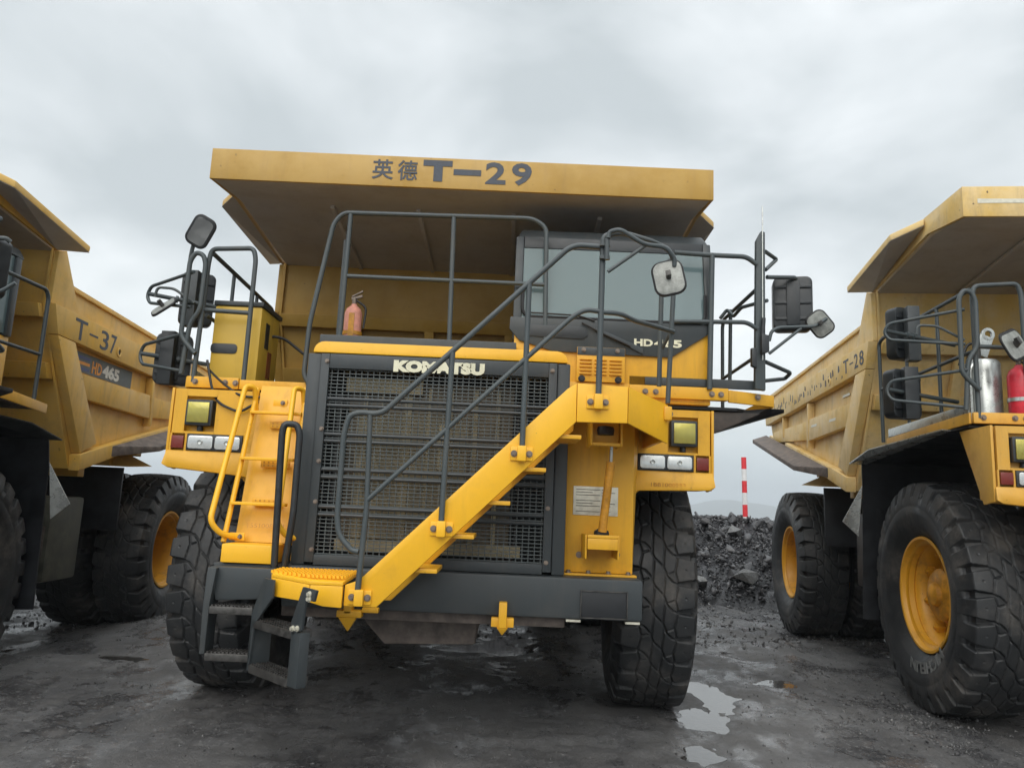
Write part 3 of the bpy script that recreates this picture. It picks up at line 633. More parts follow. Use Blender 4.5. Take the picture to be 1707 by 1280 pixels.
        out = [(1.36, 1.20), (1.38, 1.62), (1.41, 1.71), (1.47, 1.765), (1.93, 1.775), (1.975, 1.79), (1.98, 1.90), (1.955, 2.355), (1.0, 2.355), (1.0, 1.20)]
        if s < 0: out = [(1.0, 1.60), (1.36, 1.62), (1.38, 1.66), (1.44, 1.72), (1.50, 1.755), (1.93, 1.79), (1.975, 1.81), (1.975, 1.90), (1.955, 2.355), (1.0, 2.355)]
        # face ring pieces around the lamp openings
        LP = []
        y0, y1 = -1.22, -1.19
        fog = (1.655, 1.875, 2.045, 2.30); hd = (1.435, 1.845, 1.905, 2.025); tl = (1.86, 1.955, 1.915, 2.012)
        m_ = MB()
        def bx_(a, b_, c, d): m_.box(s * a, s * b_, y0, y1, c, d)
        lf = part('lamp_housing', MB().prism([(s * a, b_) for a, b_ in out], 'y', -1.17, -.95), 'chassis', T, .01)
        bx_(1.355, 1.976, 1.775 if s > 0 else 1.79, 1.903); bx_(1.355, fog[0], 2.027, 2.355); bx_(fog[1], 1.962, 2.027, 2.355); bx_(fog[0] - .0015, fog[1] + .0015, 2.302, 2.355); bx_(fog[0] - .0015, fog[1] + .0015, 2.027, 2.043)
        bx_(1.355, hd[0], 1.9035, 2.0265); bx_(hd[1], tl[0], 1.9035, 2.0265); bx_(tl[1], 1.968, 1.9035, 2.0265)
        part('lamp_fascia', m_, 'chassis', lf, 0)
        part('skirt', MB().slab([(s * 1.36, -1.222, 1.90), (s * 1.985, -1.222, 1.90), (s * 1.995, -1.26, 1.80), (s * 1.95, -1.25, 1.775), (s * 1.44, -1.25, 1.755 if s > 0 else 1.735), (s * 1.37, -1.235, 1.68 if s > 0 else 1.72)], (0, .03, 0)), 'chassis', lf, .008)
        part('fender_side', MB().prism([(-1.21, 1.79), (-1.05, 1.77), (-.72, 2.36), (-1.21, 2.36)], 'x', s * 1.975, s * 1.995), 'chassis', lf, .004)
        fg = part('fog_lamp', MB().box(s * 1.672, s * 1.865, -1.25, -1.172, 2.085, 2.275), 'plastic', T, .012)
        part('lens', MB().box(s * 1.690, s * 1.847, -1.262, -1.2505, 2.105, 2.255), 'amber', fg, .006)
        part('lamp_bracket', MB().cyl((s * 1.77, -1.19, 2.05), (s * 1.77, -1.19, 2.085), .022), 'plastic', fg)
        hf = part('headlight_frame', MB().box(s * hd[0] + s * .002, s * hd[1] - s * .002, -1.232, -1.172, hd[2], hd[3]), 'plastic', T, .01)
        for x in (1.452, 1.648):
            h_ = part('headlight', MB().prism([(s * a, b_) for a, b_ in rrect(x, x + .180, 1.918, 2.012, .018)], 'y', -1.242, -1.2325), 'lens', hf, .004)
            part('bulb', MB().lathe([(0, .016), (.006, .014), (.008, 0)], 14, 'y', (s * (x + .09), -1.252, 1.965)), 'silver', h_)
        part('marker_lamp', MB().box(s * 1.863, s * 1.952, -1.235, -1.172, 1.918, 2.009), 'tail', T, .006)
    # ---------------- deck
    dk = child_empty('deck', T)
    part('deck_plate', MB().prism([(-2.0, -.95), (-.868, -.95), (-.868, -.6), (.52, -.6), (.52, -.95), (1.4, -.95), (2.25, -.93), (2.48, -.75), (2.40, .35), (-2.12, .45)], 'z', 2.405, 2.43), 'black', dk, .003)
    part('edge_strip', MB().box(-2.0, -1.60, -.985, -.951, 2.40, 2.487), 'chassis', dk, .008); part('edge_strip', MB().box(-1.595, -1.01, -.98, -.951, 2.40, 2.475), 'chassis', dk, .008)
    part('edge_strip', MB().slab([(-2.0, -.95, 2.40), (-2.12, .45, 2.33), (-2.12, .45, 2.41), (-2.0, -.95, 2.487)], (-.02, 0, 0)), 'chassis', dk, .005)
    part('toe_board', MB().slab([(-2.0, -.9, 2.488), (-2.12, .45, 2.42), (-2.12, .45, 2.50), (-2.0, -.9, 2.56)], (.01, 0, 0)), 'silver', dk, .002)
    part('edge_strip', MB().box(1.40, 2.16, -1.02, -.951, 2.47, 2.565), 'chassis', dk, .008); part('edge_strip', MB().slab([(2.165, -1.0, 2.462), (2.53, -.93, 2.45), (2.53, -.93, 2.54), (2.165, -1.0, 2.558)], (0, .03, 0)), 'chassis', dk, .006)
    part('edge_strip', MB().slab([(2.53, -.90, 2.45), (2.45, .4, 2.38), (2.45, .4, 2.46), (2.53, -.90, 2.54)], (.02, 0, 0)), 'chassis', dk, .005)
    part('toe_board', MB().box(1.40, 2.42, -.985, -.97, 2.567, 2.64), 'grey', dk, .003)
    part('step_plate', MB().add([(2.1, -.85, 2.24), (2.25, -.9, 2.31), (2.70, -.7, 2.44), (2.70, -.5, 2.44), (2.1, -.4, 2.24), (2.1, -.85, 2.40), (2.5, -.9, 2.44), (2.70, -.7, 2.47), (2.70, -.5, 2.47), (2.1, -.4, 2.40)],
         [(0, 1, 2, 3, 4), (5, 9, 8, 7, 6), (0, 5, 6, 1), (1, 6, 7, 2), (2, 7, 8, 3), (3, 8, 9, 4), (4, 9, 5, 0)]), 'black', dk, .004)
    part('support_bracket', MB().prism([(1.98, 2.40), (2.45, 2.40), (1.98, 2.18)], 'y', -.9, -.6), 'under', dk, .006)
    for x in (-1.93, -1.70, -1.62): bolts(dk, [(x, -.986, 2.445)], .015)
    for x in (1.52, 1.60, 2.03, 2.10, 2.40): bolts(dk, [(x, -1.021 if x < 2.2 else -.965, 2.515)], .015)
    # under-deck cables
    if main:
        part('cable', MB().tube([(-1.85, -1, 2.61), (-1.75, -1.1, 2.37), (-1.63, -1.25, 2.25), (-1.47, -1.25, 2.19), (-1.37, -1.25, 2.26), (-1.19, -1.2, 2.35), (-1.09, -1.1, 2.37)], .010, 8, .1), 'rubber', T)
        part('cable', MB().tube([(-1.83, -1, 2.54), (-1.68, -1.12, 2.43), (-1.48, -1.24, 2.31), (-1.31, -1.24, 2.31), (-1.05, -1.1, 2.39)], .009, 8, .1), 'rubber', T)
        part('cable', MB().tube([(-1.67, -0.6, 2.9), (-1.45, -0.5, 2.93), (-1.23, -0.6, 2.77)], .012, 8, .1), 'rubber', T)
    # ---------------- ladder at the front left and its inclined back plate
    ld = child_empty('front_ladder', T)
    part('ladder_back', MB().slab([(-1.335, -1.23, 2.40), (-.90, -1.23, 2.40), (-.895, -1.66, 1.30), (-1.27, -1.66, 1.30)], (0, .03, 0)), 'chassis', ld, .006)
    part('ladder_cheek', MB().add([(-.895, -1.20, 2.40), (-.895, -1.30, 2.40), (-.875, -1.74, 1.20), (-.875, -1.50, 1.20), (-.868, -1.20, 2.40), (-.868, -1.30, 2.40), (-.866, -1.74, 1.20), (-.866, -1.50, 1.20)],
         [(0, 1, 2, 3), (4, 7, 6, 5), (0, 4, 5, 1), (1, 5, 6, 2), (2, 6, 7, 3), (3, 7, 4, 0)]), 'chassis', ld, .003)
    for z, y in ((2.10, -1.37), (1.82, -1.48), (1.56, -1.585)):
        part('tread_recess', MB().box(-1.20, -1.0, y - .022, y - .004, z - .025, z + .025), 'chassis', ld, .006); dm = MB()
        for i in range(6):
            for j in (-.012, .010): dm.cyl((-1.175 + i * .03, y - .024, z + j), (-1.175 + i * .03, y - .0225, z + j), .006, 8)
        part('step_holes', dm, 'ochre', ld, kind='stuff')
    part('base_riser', MB().box(-1.27, -.945, -1.88, -1.6, 1.183, 1.298), 'fresh', ld, .01)
    for xt, xb in ((-1.375, -1.375), (-1.03, -.95)):
        part('handrail', MB().tube([(xt + .06, -1.36, 2.20), (xt + .05, -1.40, 2.36), (xt, -1.45, 2.36), (xb, -1.84, 1.43), (xb + .06, -1.80, 1.35), (xb + .15, -1.70, 1.33)], .0185, 10, .05), 'fresh', ld)
        part('stile', MB().tube([(xt + .05, -1.34, 2.36), (xb + .07, -1.76, 1.30)], .017, 10), 'fresh', ld)
    for z, y, xa in ((2.18, -1.42, -1.325), (1.85, -1.555, -1.315), (1.55, -1.675, -1.305)): part('rung', MB().box(xa, xa + .36, y - .04, y + .02, z - .012, z + .008), 'fresh', ld, .004)
    for p in ((-1.24, -1.70, 1.335), (-1.17, -1.28, 2.27), (-.95, -1.28, 2.24)): part('rail_bracket', MB().box(p[0] - .05, p[0] + .05, p[1] - .012, p[1], p[2] - .025, p[2] + .025), 'fresh', ld, .006); bolts(ld, [(p[0] + .02, p[1] - .012, p[2])], .011)
    part('grab_handle', MB().tube([(-.93, -1.88, 1.16), (-.945, -1.92, 2.0), (-.935, -1.92, 2.06), (-.86, -1.90, 2.06), (-.838, -1.90, 2.0), (-.835, -1.90, 1.5), (-.875, -1.86, 1.15)], .0215, 12, .05), 'plastic', T)
    # ---------------- hanging boarding steps
    st = child_empty('boarding_steps', T)
    part('hanger_plate', MB().slab([(-1.30, -1.96, 1.165), (-.91, -1.96, 1.165), (-.89, -1.96, .985), (-1.245, -1.96, .965)], (0, .08, 0)), 'grey', st, .01)
    part('step_rail', MB().slab([(-1.295, -2.0, 1.16), (-1.24, -2.0, 1.16), (-1.262, -2.0, .95), (-1.262, -2.0, .66), (-1.295, -2.0, .655), (-1.302, -2.0, .93)], (0, .14, 0)), 'grey', st, .006)
    part('step_rail', MB().slab([(-1.0, -2.0, .93), (-.975, -2.0, .93), (-.965, -2.0, .64), (-.99, -2.0, .64)], (0, .14, 0)), 'grey', st, .006)
    for z in (.935, .665):
        s_ = part('step', MB().box(-1.262, -1.0, -2.0, -1.86, z - .045, z), 'steel', st, .006)
        t_ = MB()
        for i in range(11):
            for j in range(4): t_.box(-1.255 + i * .0235, -1.243 + i * .0235, -1.99 + j * .034, -1.972 + j * .034, z + .0005, z + .008)
        part('anti_slip_teeth', t_, 'steel', s_, 0, kind='stuff')
    a = Vector((-.955, -2.12, 0)); b_ = Vector((-.62, -2.45, 0)); u = (b_ - a).normalized(); n_ = Vector((u.y, -u.x, 0))
    def fr(t, d, z): p = a + u * t + n_ * d; return (p.x, p.y, z)
    LN = (b_ - a).length
    part('step_rail', MB().slab([fr(.09, 0, 1.13), fr(.20, 0, 1.13), fr(.20, 0, 1.03), fr(.02, 0, .86), fr(0, 0, .62), fr(-.02, 0, .62), fr(-.02, 0, .92)], tuple(n_ * -.015)), 'grey', st, .003)
    part('step_rail', MB().slab([fr(LN - .03, 0, .86), fr(LN + .07, 0, .90), fr(LN + .09, 0, 1.06), fr(LN + .17, 0, 1.06), fr(LN + .19, 0, 1.12), fr(LN + .05, 0, 1.125), fr(LN - .04, 0, .93)], tuple(n_ * -.015)), 'grey', st, .003)
    for t in (-.02, LN - .03):
        part('step_rail', MB().slab([fr(t, 0, .885), fr(t + .075 * (t > 0) + .02, 0, .885), fr(t + .075 * (t > 0) + .02, 0, .60), fr(t, 0, .60)], tuple(n_ * (-.06 if t > 0 else -.13))), 'grey', st, .004)
    for z in (.885, .635):
        s_ = part('step', MB().slab([fr(0, 0, z), fr(LN - .03, 0, z), fr(LN - .03, 0, z - .045), fr(0, 0, z - .045)], tuple(n_ * -.13)), 'steel', st, .004)
        t_ = MB()
        for i in range(16):
            for j in range(4): c = Vector(fr(.02 + i * .027, -.015 - j * .032, z + .004)); t_.obox(c, (.013, .016, .008), (0, 0, math.atan2(u.y, u.x)))
        part('anti_slip_teeth', t_, 'steel', s_, 0, kind='stuff')
    bolts(st, [fr(LN - .01, .001, .90), fr(LN + .035, .001, .905), fr(LN + .13, .001, 1.095), fr(LN + .13, .001, 1.07)], .011, tuple(n_), 'plate')
    # low landing
    lg = part('landing', MB().slab([(-.90, -2.02, 1.165), (-.865, -2.12, 1.165), (-.84, -2.20, 1.16), (-.58, -2.36, 1.145), (-.395, -2.36, 1.145), (-.395, -1.88, 1.165), (-.90, -1.88, 1.165)], (0, 0, -.02)), 'fresh', T, .004)
    part('skirt', MB().slab([(-.84, -2.20, 1.139), (-.58, -2.36, 1.124), (-.58, -2.36, 1.03), (-.84, -2.20, 1.035)], (0, .02, 0)), 'fresh', lg, .004)
    part('skirt', MB().slab([(-.578, -2.36, 1.124), (-.395, -2.36, 1.124), (-.395, -2.36, 1.005), (-.50, -2.36, 1.01), (-.578, -2.36, 1.03)], (0, .03, 0)), 'fresh', lg, .006)
    part('skirt', MB().slab([(-.90, -2.02, 1.143), (-.842, -2.195, 1.139), (-.842, -2.195, 1.09), (-.90, -2.02, 1.09)], (.01, .0, 0)), 'fresh', lg, .004)
    t_ = MB()
    for i in range(20):
        for j in range(15):
            x = -.86 + i * .0235 + (.011 if j % 2 else 0); y = -2.30 + j * .027
            if x < -.60 and y < -2.17 - (x + .84) * .6: continue
            t_.box(x - .0065, x + .0065, y - .007, y + .007, 1.158, 1.175)
    part('tread_studs', t_, 'fresh', lg, 0, kind='stuff')
    # ---------------- diagonal stairway
    sw = child_empty('stairway', T)
    sp_ = [(-.39, 1.128), (-.315, 1.155), (.83, 2.30), (.882, 2.335), (.884, 2.105), (-.205, 1.013), (-.39, 1.013)]
    part('stringer', MB().prism(sp_, 'y', -2.33, -2.30), 'fresh', sw, .006, label='bright yellow front stringer of the stairway')
    part('stringer_flange', MB().slab([(-.205, -2.299, 1.016), (.884, -2.299, 2.108), (.884, -2.24, 2.108), (-.205, -2.24, 1.016)], (-.012, 0, .012)), 'fresh', sw, .002)
    part('stringer', MB().prism([(x + .02, z - .01) for x, z in sp_], 'y', -1.93, -1.90), 'chassis', sw, .006)
    for k in range(5):
        x = -.06 + k * .2; z = 1.22 + k * .2; tr_ = part('tread', MB().box(x - .02, x + .18, -2.298, -1.935, z - .012, z + .012), 'chassis', sw, .004); part('nosing', MB().box(x - .03, x - .021, -2.298, -1.935, z - .04, z + .015), 'chassis', tr_, .002)
    # upper landing box
    ub = child_empty('upper_landing', T)
    part('front_plate', MB().prism([(.886, 2.105), (.886, 2.335), (1.184, 2.325), (1.184, 2.11)], 'y', -2.33, -2.30), 'fresh', ub, .005)
    part('front_plate', MB().slab([(1.187, -2.33, 2.325), (1.51, -1.9, 2.29), (1.51, -1.9, 2.04), (1.187, -2.33, 2.11)], (0, .03, 0)), 'fresh', ub, .005)
    part('landing_plate', MB().prism([(.89, -2.298), (1.18, -2.298), (1.50, -1.88), (1.50, -1.0), (.89, -1.0)], 'z', 2.27, 2.30), 'chassis', ub, .004)
    part('side_plate', MB().box(1.47, 1.50, -1.87, -1.03, 2.06, 2.268), 'chassis', ub, .004)
    part('hanger_box', MB().box(1.02, 1.19, -1.96, -1.80, 2.02, 2.268), 'chassis', ub, .01); part('hanger_cheek', MB().box(1.005, 1.018, -2.02, -1.78, 2.0, 2.268).box(1.192, 1.205, -2.02, -1.78, 2.0, 2.268).box(1.019, 1.191, -2.02, -1.961, 2.0, 2.02), 'chassis', ub, .003)
    part('rubber_mount', MB().lathe([(0, 0), (0, .05), (.03, .055), (.05, .05), (.06, 0)], 24, 'z', (1.10, -1.99, 2.07)), 'rubber', ub)
    gs = part('gas_strut', MB().cyl((1.11, -1.86, 1.47), (1.15, -1.9, 1.91), .027, 14), 'ochre', T); part('strut_rod', MB().cyl((1.15, -1.9, 1.91), (1.15, -1.92, 2.04), .010, 8), 'silver', gs)
    part('rubber_mount', MB().lathe([(0, 0), (0, .045), (.02, .05), (.035, .045), (.05, .02), (.05, 0)], 24, 'z', tuple(np.array((1.11, -1.82, 1.47)) - np.array((0, 0, .03)))), 'rubber', gs)
    part('strut_bracket', MB().box(1.015, 1.205, -1.90, -1.621, 1.43, 1.45).box(1.002, 1.014, -1.88, -1.621, 1.30, 1.45).box(1.206, 1.218, -1.88, -1.621, 1.30, 1.45).box(1.015, 1.205, -1.90, -1.885, 1.36, 1.429), 'chassis', T, .005)
    bolts(T, [(.99, -1.622, 1.31), (1.24, -1.622, 1.32)], .014)
    part('warning_plate', MB().box(.942, 1.240, -1.626, -1.621, 1.568, 1.758), 'plate', T, .001)
    # stairway rails
    rr = child_empty('stair_rail', T); r_ = .0170; Y = -2.36
    part('post', MB().cyl((-.312, Y, 1.05), (-.294, Y, 1.55), r_).cyl((-.294, Y, 1.551), (-.313, Y, 2.09), r_ * .9), 'rail', rr)
    part('handrail', MB().tube([(-.322, Y, 1.315), (-.36, Y, 1.32), (-.44, Y, 1.40), (-.457, Y, 1.50), (-.457, Y, 1.98), (-.43, Y, 2.085), (-.36, Y, 2.103), (-.30, Y, 2.095), (-.235, Y, 2.11), (.80, Y, 3.145), (.86, Y, 3.17), (1.0, Y, 3.165)], r_, 12, .08), 'rail', rr)
    part('mid_rail', MB().tube([(-.296, Y, 1.60), (.845, Y, 2.73), (.92, Y, 2.775), (1.01, Y, 2.765)], r_ * .9, 12, .1), 'rail', rr)
    part('post', MB().cyl((.133, Y, 1.44), (.143, Y, 2.48), r_), 'rail', rr); part('post', MB().cyl((.574, Y, 1.9), (.577, Y, 2.92), r_), 'rail', rr); part('post', MB().cyl((1.006, Y, 2.21), (1.011, Y, 3.18), r_ * 1.05), 'rail', rr)
    for p in ((-.30, 1.065), (.135, 1.46), (.573, 1.905), (1.006, 2.225)): foot(rr, p[0], -2.331, p[1], mat='fresh')
    part('mid_rail', MB().tube([(1.01, Y, 2.762), (1.13, -2.34, 2.765), (1.22, -2.25, 2.75), (1.58, -1.72, 2.82)], r_ * .9, 12, .1), 'rail', rr)
    part('handrail', MB().tube([(1.011, Y, 3.17), (1.014, Y, 3.235), (1.10, Y, 3.262), (1.18, -2.33, 3.262), (1.38, -1.95, 3.37), (1.54, -1.75, 3.39), (1.59, -1.7, 3.31), (1.55, -1.7, 2.33)], r_, 12, .07), 'rail', rr)
    part('post', MB().tube([(1.6, -1.62, 3.38), (1.55, -1.6, 3.34), (1.52, -1.6, 3.16), (1.51, -1.6, 2.46)], r_, 12, .05), 'rail', rr)
    part('brace', MB().cyl((1.57, -1.7, 2.83), (1.53, -1.6, 2.73), .012), 'rail', rr)
    foot(rr, *(1.5, -1.9, 2.23), .06, 'chassis')
    # mirror on the stair head
    am = part('mirror_arm', MB().tube([(1.035, -2.42, 3.20), (1.04, -2.42, 3.24), (1.10, -2.44, 3.252), (1.25, -2.42, 3.17), (1.38, -2.4, 3.17), (1.44, -2.38, 3.11), (1.44, -2.37, 3.06)], .014, 10, .05).tube([(1.04, -2.4, 3), (1.26, -2.41, 3.17)], .011, 8), 'rail', rr)
    part('arm_clamp', MB().cyl((1.03, -2.41, 3.07), (1.03, -2.41, 3.20), .014).obox((1.02, -2.39, 3.17), (.06, .03, .02)).obox((1.02, -2.39, 3.09), (.06, .03, .02)), 'rail', rr)
    sm_ = small_mirror(T, (1.41, -2.36, 2.99), .17, .205, (R_(-4), R_(-12), R_(-12)))
    # ---------------- centre guard rail
    cg = child_empty('centre_rail', T); y_ = -1.0
    part('handrail', MB().tube([(-1.05, -1, 2.45), (-1.1, -1, 2.53), (-1.09, -1, 2.93), (-0.97, -1, 3.76), (-0.9, -1, 3.85), (0.61, -1, 3.87), (0.72, -1, 3.8), (0.74, -1, 2.89)], .0190, 12, .06), 'rail', cg)
    part('mid_rail', MB().cyl((-0.83, -1, 3.33), (0.72, -1, 3.33), .017), 'rail', cg)
    part('post', MB().cyl((-0.02, -1, 3.85), (-0, -1, 2.84), .019), 'rail', cg); part('post', MB().cyl((-0.84, -1, 3.84), (-0.85, -1, 2.82), .019), 'rail', cg); part('post', MB().cyl((-0.94, -0.7, 3.73), (-0.94, -0.7, 2.88), .012), 'rail', cg)
    # ---------------- left deck rails and mirrors
    lr = child_empty('left_rail', T)
    part('handrail', MB().tube([(-1.955, -.97, 2.44), (-1.945, -.95, 3.42), (-1.93, -.95, 3.52), (-1.60, -.95, 3.54), (-1.575, -.95, 3.45), (-1.575, -.95, 2.46)], .0190, 12, .08), 'rail', lr)
    part('mid_rail', MB().cyl((-1.945, -.95, 3.02), (-1.575, -.95, 3.01), .018), 'rail', lr)
    part('handrail', MB().tube([(-1.94, -.90, 3.50), (-1.97, .0, 3.50), (-2.0, .82, 3.50), (-2.01, .92, 3.46), (-2.0, .92, 2.42)], .0185, 12, .08), 'rail', lr)
    part('mid_rail', MB().tube([(-1.94, -.90, 2.99), (-2.0, .91, 2.97)], .016, 12), 'rail', lr)
    part('post', MB().cyl((-1.965, -.35, 2.44), (-1.965, -.35, 3.50), .016), 'rail', lr); part('post', MB().cyl((-1.98, .3, 2.42), (-1.98, .3, 3.50), .016), 'rail', lr)
    part('mirror_hoop', MB().tube([(-1.95, -1.0, 2.66), (-2.03, -1.0, 2.74), (-2.075, -1.0, 2.80), (-2.07, -1.0, 3.40), (-2.03, -1.0, 3.47), (-1.97, -1.0, 3.45), (-1.945, -1.0, 3.38), (-1.95, -1.0, 3.0), (-2.02, -.99, 2.90), (-2.05, -.98, 2.5)], .019, 12, .06), 'rail', lr)
    for zt, zb_ in ((3.31, 3.03), (2.82, 2.52)):
        part('mirror_hoop', MB().tube([(-2.03, -1.0, zt), (-2.50, -.70, zt - .05), (-2.535, -.68, (zt + zb_) / 2 + .02), (-2.50, -.70, zb_ + .09), (-2.03, -.98, zb_)], .0135, 10, .06), 'rail', lr)
        part('mirror_arm', MB().cyl((-2.52, -.69, (zt + zb_) / 2 + .03), (-1.86, -.42, (zt + zb_) / 2 - .02), .018, 10).cyl((-2.33, -.612, (zt + zb_) / 2 + .015), (-2.31, -.604, (zt + zb_) / 2 + .012), .03).cyl((-2.27, -.588, (zt + zb_) / 2 + .01), (-2.25, -.58, (zt + zb_) / 2 + .008), .03), 'rail', lr)
    part('mirror_bracket', MB().box(-2.29, -2.19, -.56, -.46, 2.98, 3.46), 'grey', lr, .006); part('mirror_bracket', MB().box(-2.38, -2.27, -.68, -.60, 2.46, 2.90), 'plastic', lr, .006)
    mirror(T, (-2.26, -.36, 3.25), .27, .46, .12, R_(24)); mirror(T, (-2.34, -.50, 2.69), .28, .42, .13, R_(20))
    part('round_mirror_pole', MB().tube([(-2.10, -.93, 3.25), (-2.09, -.96, 3.45), (-2.05, -1.0, 3.60)], .016, 10), 'rail', lr)
    sm_ = small_mirror(T, (-2, -1.03, 3.63), .165, .235, (R_(20), R_(27), R_(14)), 'plastic'); 
    part('mirror_glass', MB().prism(rrect(-.07, .07, -.105, .105, .035), 'y', -.0165, -.0125), 'mirror', sm_)
    sm_ = small_mirror(T, (-2.28, -0.9, 3.04), .20, .11, (R_(-50), R_(-38), R_(5))); part('mirror_arm', MB().tube([(-2.02, -0.95, 3.07), (-2.21, -0.92, 3.19), (-2.35, -0.9, 3.2), (-2.36, -0.9, 3.12)], .011, 8, .04), 'rail', lr)
    # ---------------- cab side rails
    cr_ = child_empty('cab_rail', T); Y = -1.03
    part('handrail', MB().tube([(1.73, -1.03, 3.63), (2, -1.03, 3.62), (2.3, -1.03, 3.62), (2.38, -1.03, 3.56)], .0195, 12, .06), 'rail', cr_)
    part('mid_rail', MB().tube([(1.72, -1.03, 3.07), (2, -1.03, 3.08), (2.3, -1.03, 3.09), (2.38, -1.03, 3.04)], .0175, 12, .05), 'rail', cr_)
    part('post', MB().cyl((2.03, -1.03, 3.63), (2.01, -1.03, 2.55), .021), 'rail', cr_)
    part('mirror_mast', MB().slab([(2.38, -1.03, 3.76), (2.42, -1.03, 3.84), (2.45, -1.03, 3.83), (2.44, -1.03, 2.56), (2.36, -1.03, 2.57)], (0, .05, 0)), 'rail', cr_, .006)
    part('antenna', MB().cyl((2.41, -1.06, 2.79), (2.42, -1.06, 4.03), .004, 6), 'silver', cr_); part('antenna_base', MB().cyl((2.41, -1.06, 2.98), (2.42, -1.06, 3.12), .016), 'plastic', cr_)
    for a0, a1, a2 in (((1277,420),(1294,432),(1279,448)), ((1277,605),(1318,620),(1300,633))): pass
    part('mirror_hoop', MB().tube([(2.46, -1, 3.68), (2.62, -0.8, 3.69), (2.46, -1, 3.53)], .016, 10, .03), 'rail', cr_)
    part('mirror_hoop', MB().tube([(2.45, -1, 2.79), (2.72, -0.8, 2.75), (2.71, -0.7, 2.72), (2.37, -1, 2.63)], .016, 10, .03), 'rail', cr_)
    part('mirror_hoop', MB().tube([(2.47, -1, 3.47), (2.73, -0.9, 3.51), (2.75, -0.88, 3.49)], .017, 10, .03).tube([(2.47, -1, 3.28), (2.36, -0.7, 3.3), (2.34, -0.55, 3.26), (2.33, -0.4, 3.36), (2.27, -0.4, 3.28)], .015, 10, .03).tube([(2.36, -0.4, 3.36), (2.35, -0.4, 2.67)], .016, 10), 'rail', cr_)
    part('mirror_arm', MB().tube([(2.47, -1.03, 2.95), (2.49, -1.03, 3.03), (2.55, -1.03, 3.06), (2.83, -1.03, 3.08), (2.92, -1.03, 3.15)], .014, 10, .04).tube([(2.47, -1.03, 2.85), (2.72, -1.03, 3.06)], .012, 10), 'rail', cr_)
    part('junction_box', MB().slab([(2.32, -1.08, 2.88), (2.36, -1.08, 2.88), (2.36, -1.08, 2.72), (2.32, -1.08, 2.74)], (0, .05, 0)).slab([(2.39, -1.1, 2.99), (2.45, -1.1, 2.98), (2.45, -1.1, 2.85), (2.39, -1.1, 2.83)], (0, .05, 0)), 'plastic', cr_, .01)
    mirror(T, (2.74, -0.8, 3.31), .30, .44, .15, R_(-14)); small_mirror(T, (2.88, -1, 3.11), .15, .19, (R_(15), R_(-38), R_(-20)))
    # rails beside the cab
    part('handrail', MB().tube([(2.42, -.98, 3.40), (2.46, .15, 3.42), (2.46, .2, 3.36), (2.46, .2, 2.42)], .017, 10, .06).tube([(2.42, -.98, 2.86), (2.46, .2, 2.86)], .015, 10), 'rail', cr_)
    # ---------------- cab
    cb = child_empty('cab', T)
    fz = lambda z: -1.0 + max(0, z - 3.05) * .16       # front face rakes back
    part('cab_shell', MB().add([(x, y, z) for x in (.50,) for y, z in ((-.985, 2.432), (-.985, 3.04), (.45, 3.04), (.45, 2.432))] + [(x, y, z) for x in (2.03,) for y, z in ((-.985, 2.432), (-.985, 3.04), (.45, 3.04), (.45, 2.432))],
         [(0, 1, 2, 3), (4, 7, 6, 5), (0, 4, 5, 1), (1, 5, 6, 2), (2, 6, 7, 3), (3, 7, 4, 0)]), 'chassis', cb, .01)
    part('front_band', MB().prism([(.465, 3.06), (.46, 2.965), (.54, 2.875), (.80, 2.80), (1.72, 2.79), (2.0, 2.98), (2.045, 3.06)], 'y', -1.01, -.986), 'grey', cb, .004)
    part('kick_plate', MB().box(1.52, 2.04, -1.008, -.99, 2.57, 2.63), 'grey', cb, .003)
    part('roof', MB().add([(.49, -.87, 3.76), (2.05, -.87, 3.76), (2.05, .5, 3.76), (.49, .5, 3.76), (.53, -.80, 3.855), (2.01, -.80, 3.855), (2.01, .46, 3.855), (.53, .46, 3.855)], [(0, 1, 2, 3), (4, 5, 6, 7), (0, 1, 5, 4), (1, 2, 6, 5), (2, 3, 7, 6), (3, 0, 4, 7)]), 'grey', cb, .03)
    part('visor', MB().slab([(.552, -.895, 3.665), (1.988, -.895, 3.665), (1.988, -.885, 3.76), (.552, -.885, 3.76)], (0, .04, 0)), 'plastic', cb, .006)
    for x0, x1 in ((.485, .55), (1.99, 2.055)):
        part('pillar', MB().slab([(x0, -1.0, 3.06), (x1, -1.0, 3.06), (x1, -.885, 3.76), (x0, -.885, 3.76)], (0, .07, 0)), 'grey', cb, .012)
        part('pillar', MB().box(x0, x1, .36, .44, 3.041, 3.758), 'grey', cb, .012); part('pillar', MB().box(x0, x1, -.28, -.20, 3.041, 3.758), 'grey', cb, .012)
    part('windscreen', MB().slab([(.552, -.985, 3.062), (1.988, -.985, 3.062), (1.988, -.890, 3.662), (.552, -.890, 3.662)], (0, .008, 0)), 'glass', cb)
    part('gasket', MB().tube([(.555, -.99, 3.30), (.556, -.995, 3.07), (1.985, -.995, 3.07), (1.985, -.99, 3.30)], .013, 8, .08), 'rubber', cb)
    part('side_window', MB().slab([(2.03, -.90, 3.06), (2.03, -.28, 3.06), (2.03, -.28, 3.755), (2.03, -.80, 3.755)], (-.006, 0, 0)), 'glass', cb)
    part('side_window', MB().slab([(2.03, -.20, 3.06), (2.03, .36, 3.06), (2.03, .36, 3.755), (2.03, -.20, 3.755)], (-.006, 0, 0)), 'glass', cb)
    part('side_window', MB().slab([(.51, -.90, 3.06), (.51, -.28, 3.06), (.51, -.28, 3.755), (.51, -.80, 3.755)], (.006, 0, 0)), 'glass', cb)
    part('back_panel', MB().box(.551, 1.989, .38, .43, 3.041, 3.755), 'grey', cb)
    part('dashboard', MB().box(.6, 1.95, -.93, -.62, 3.045, 3.10), 'plastic', cb, .03)
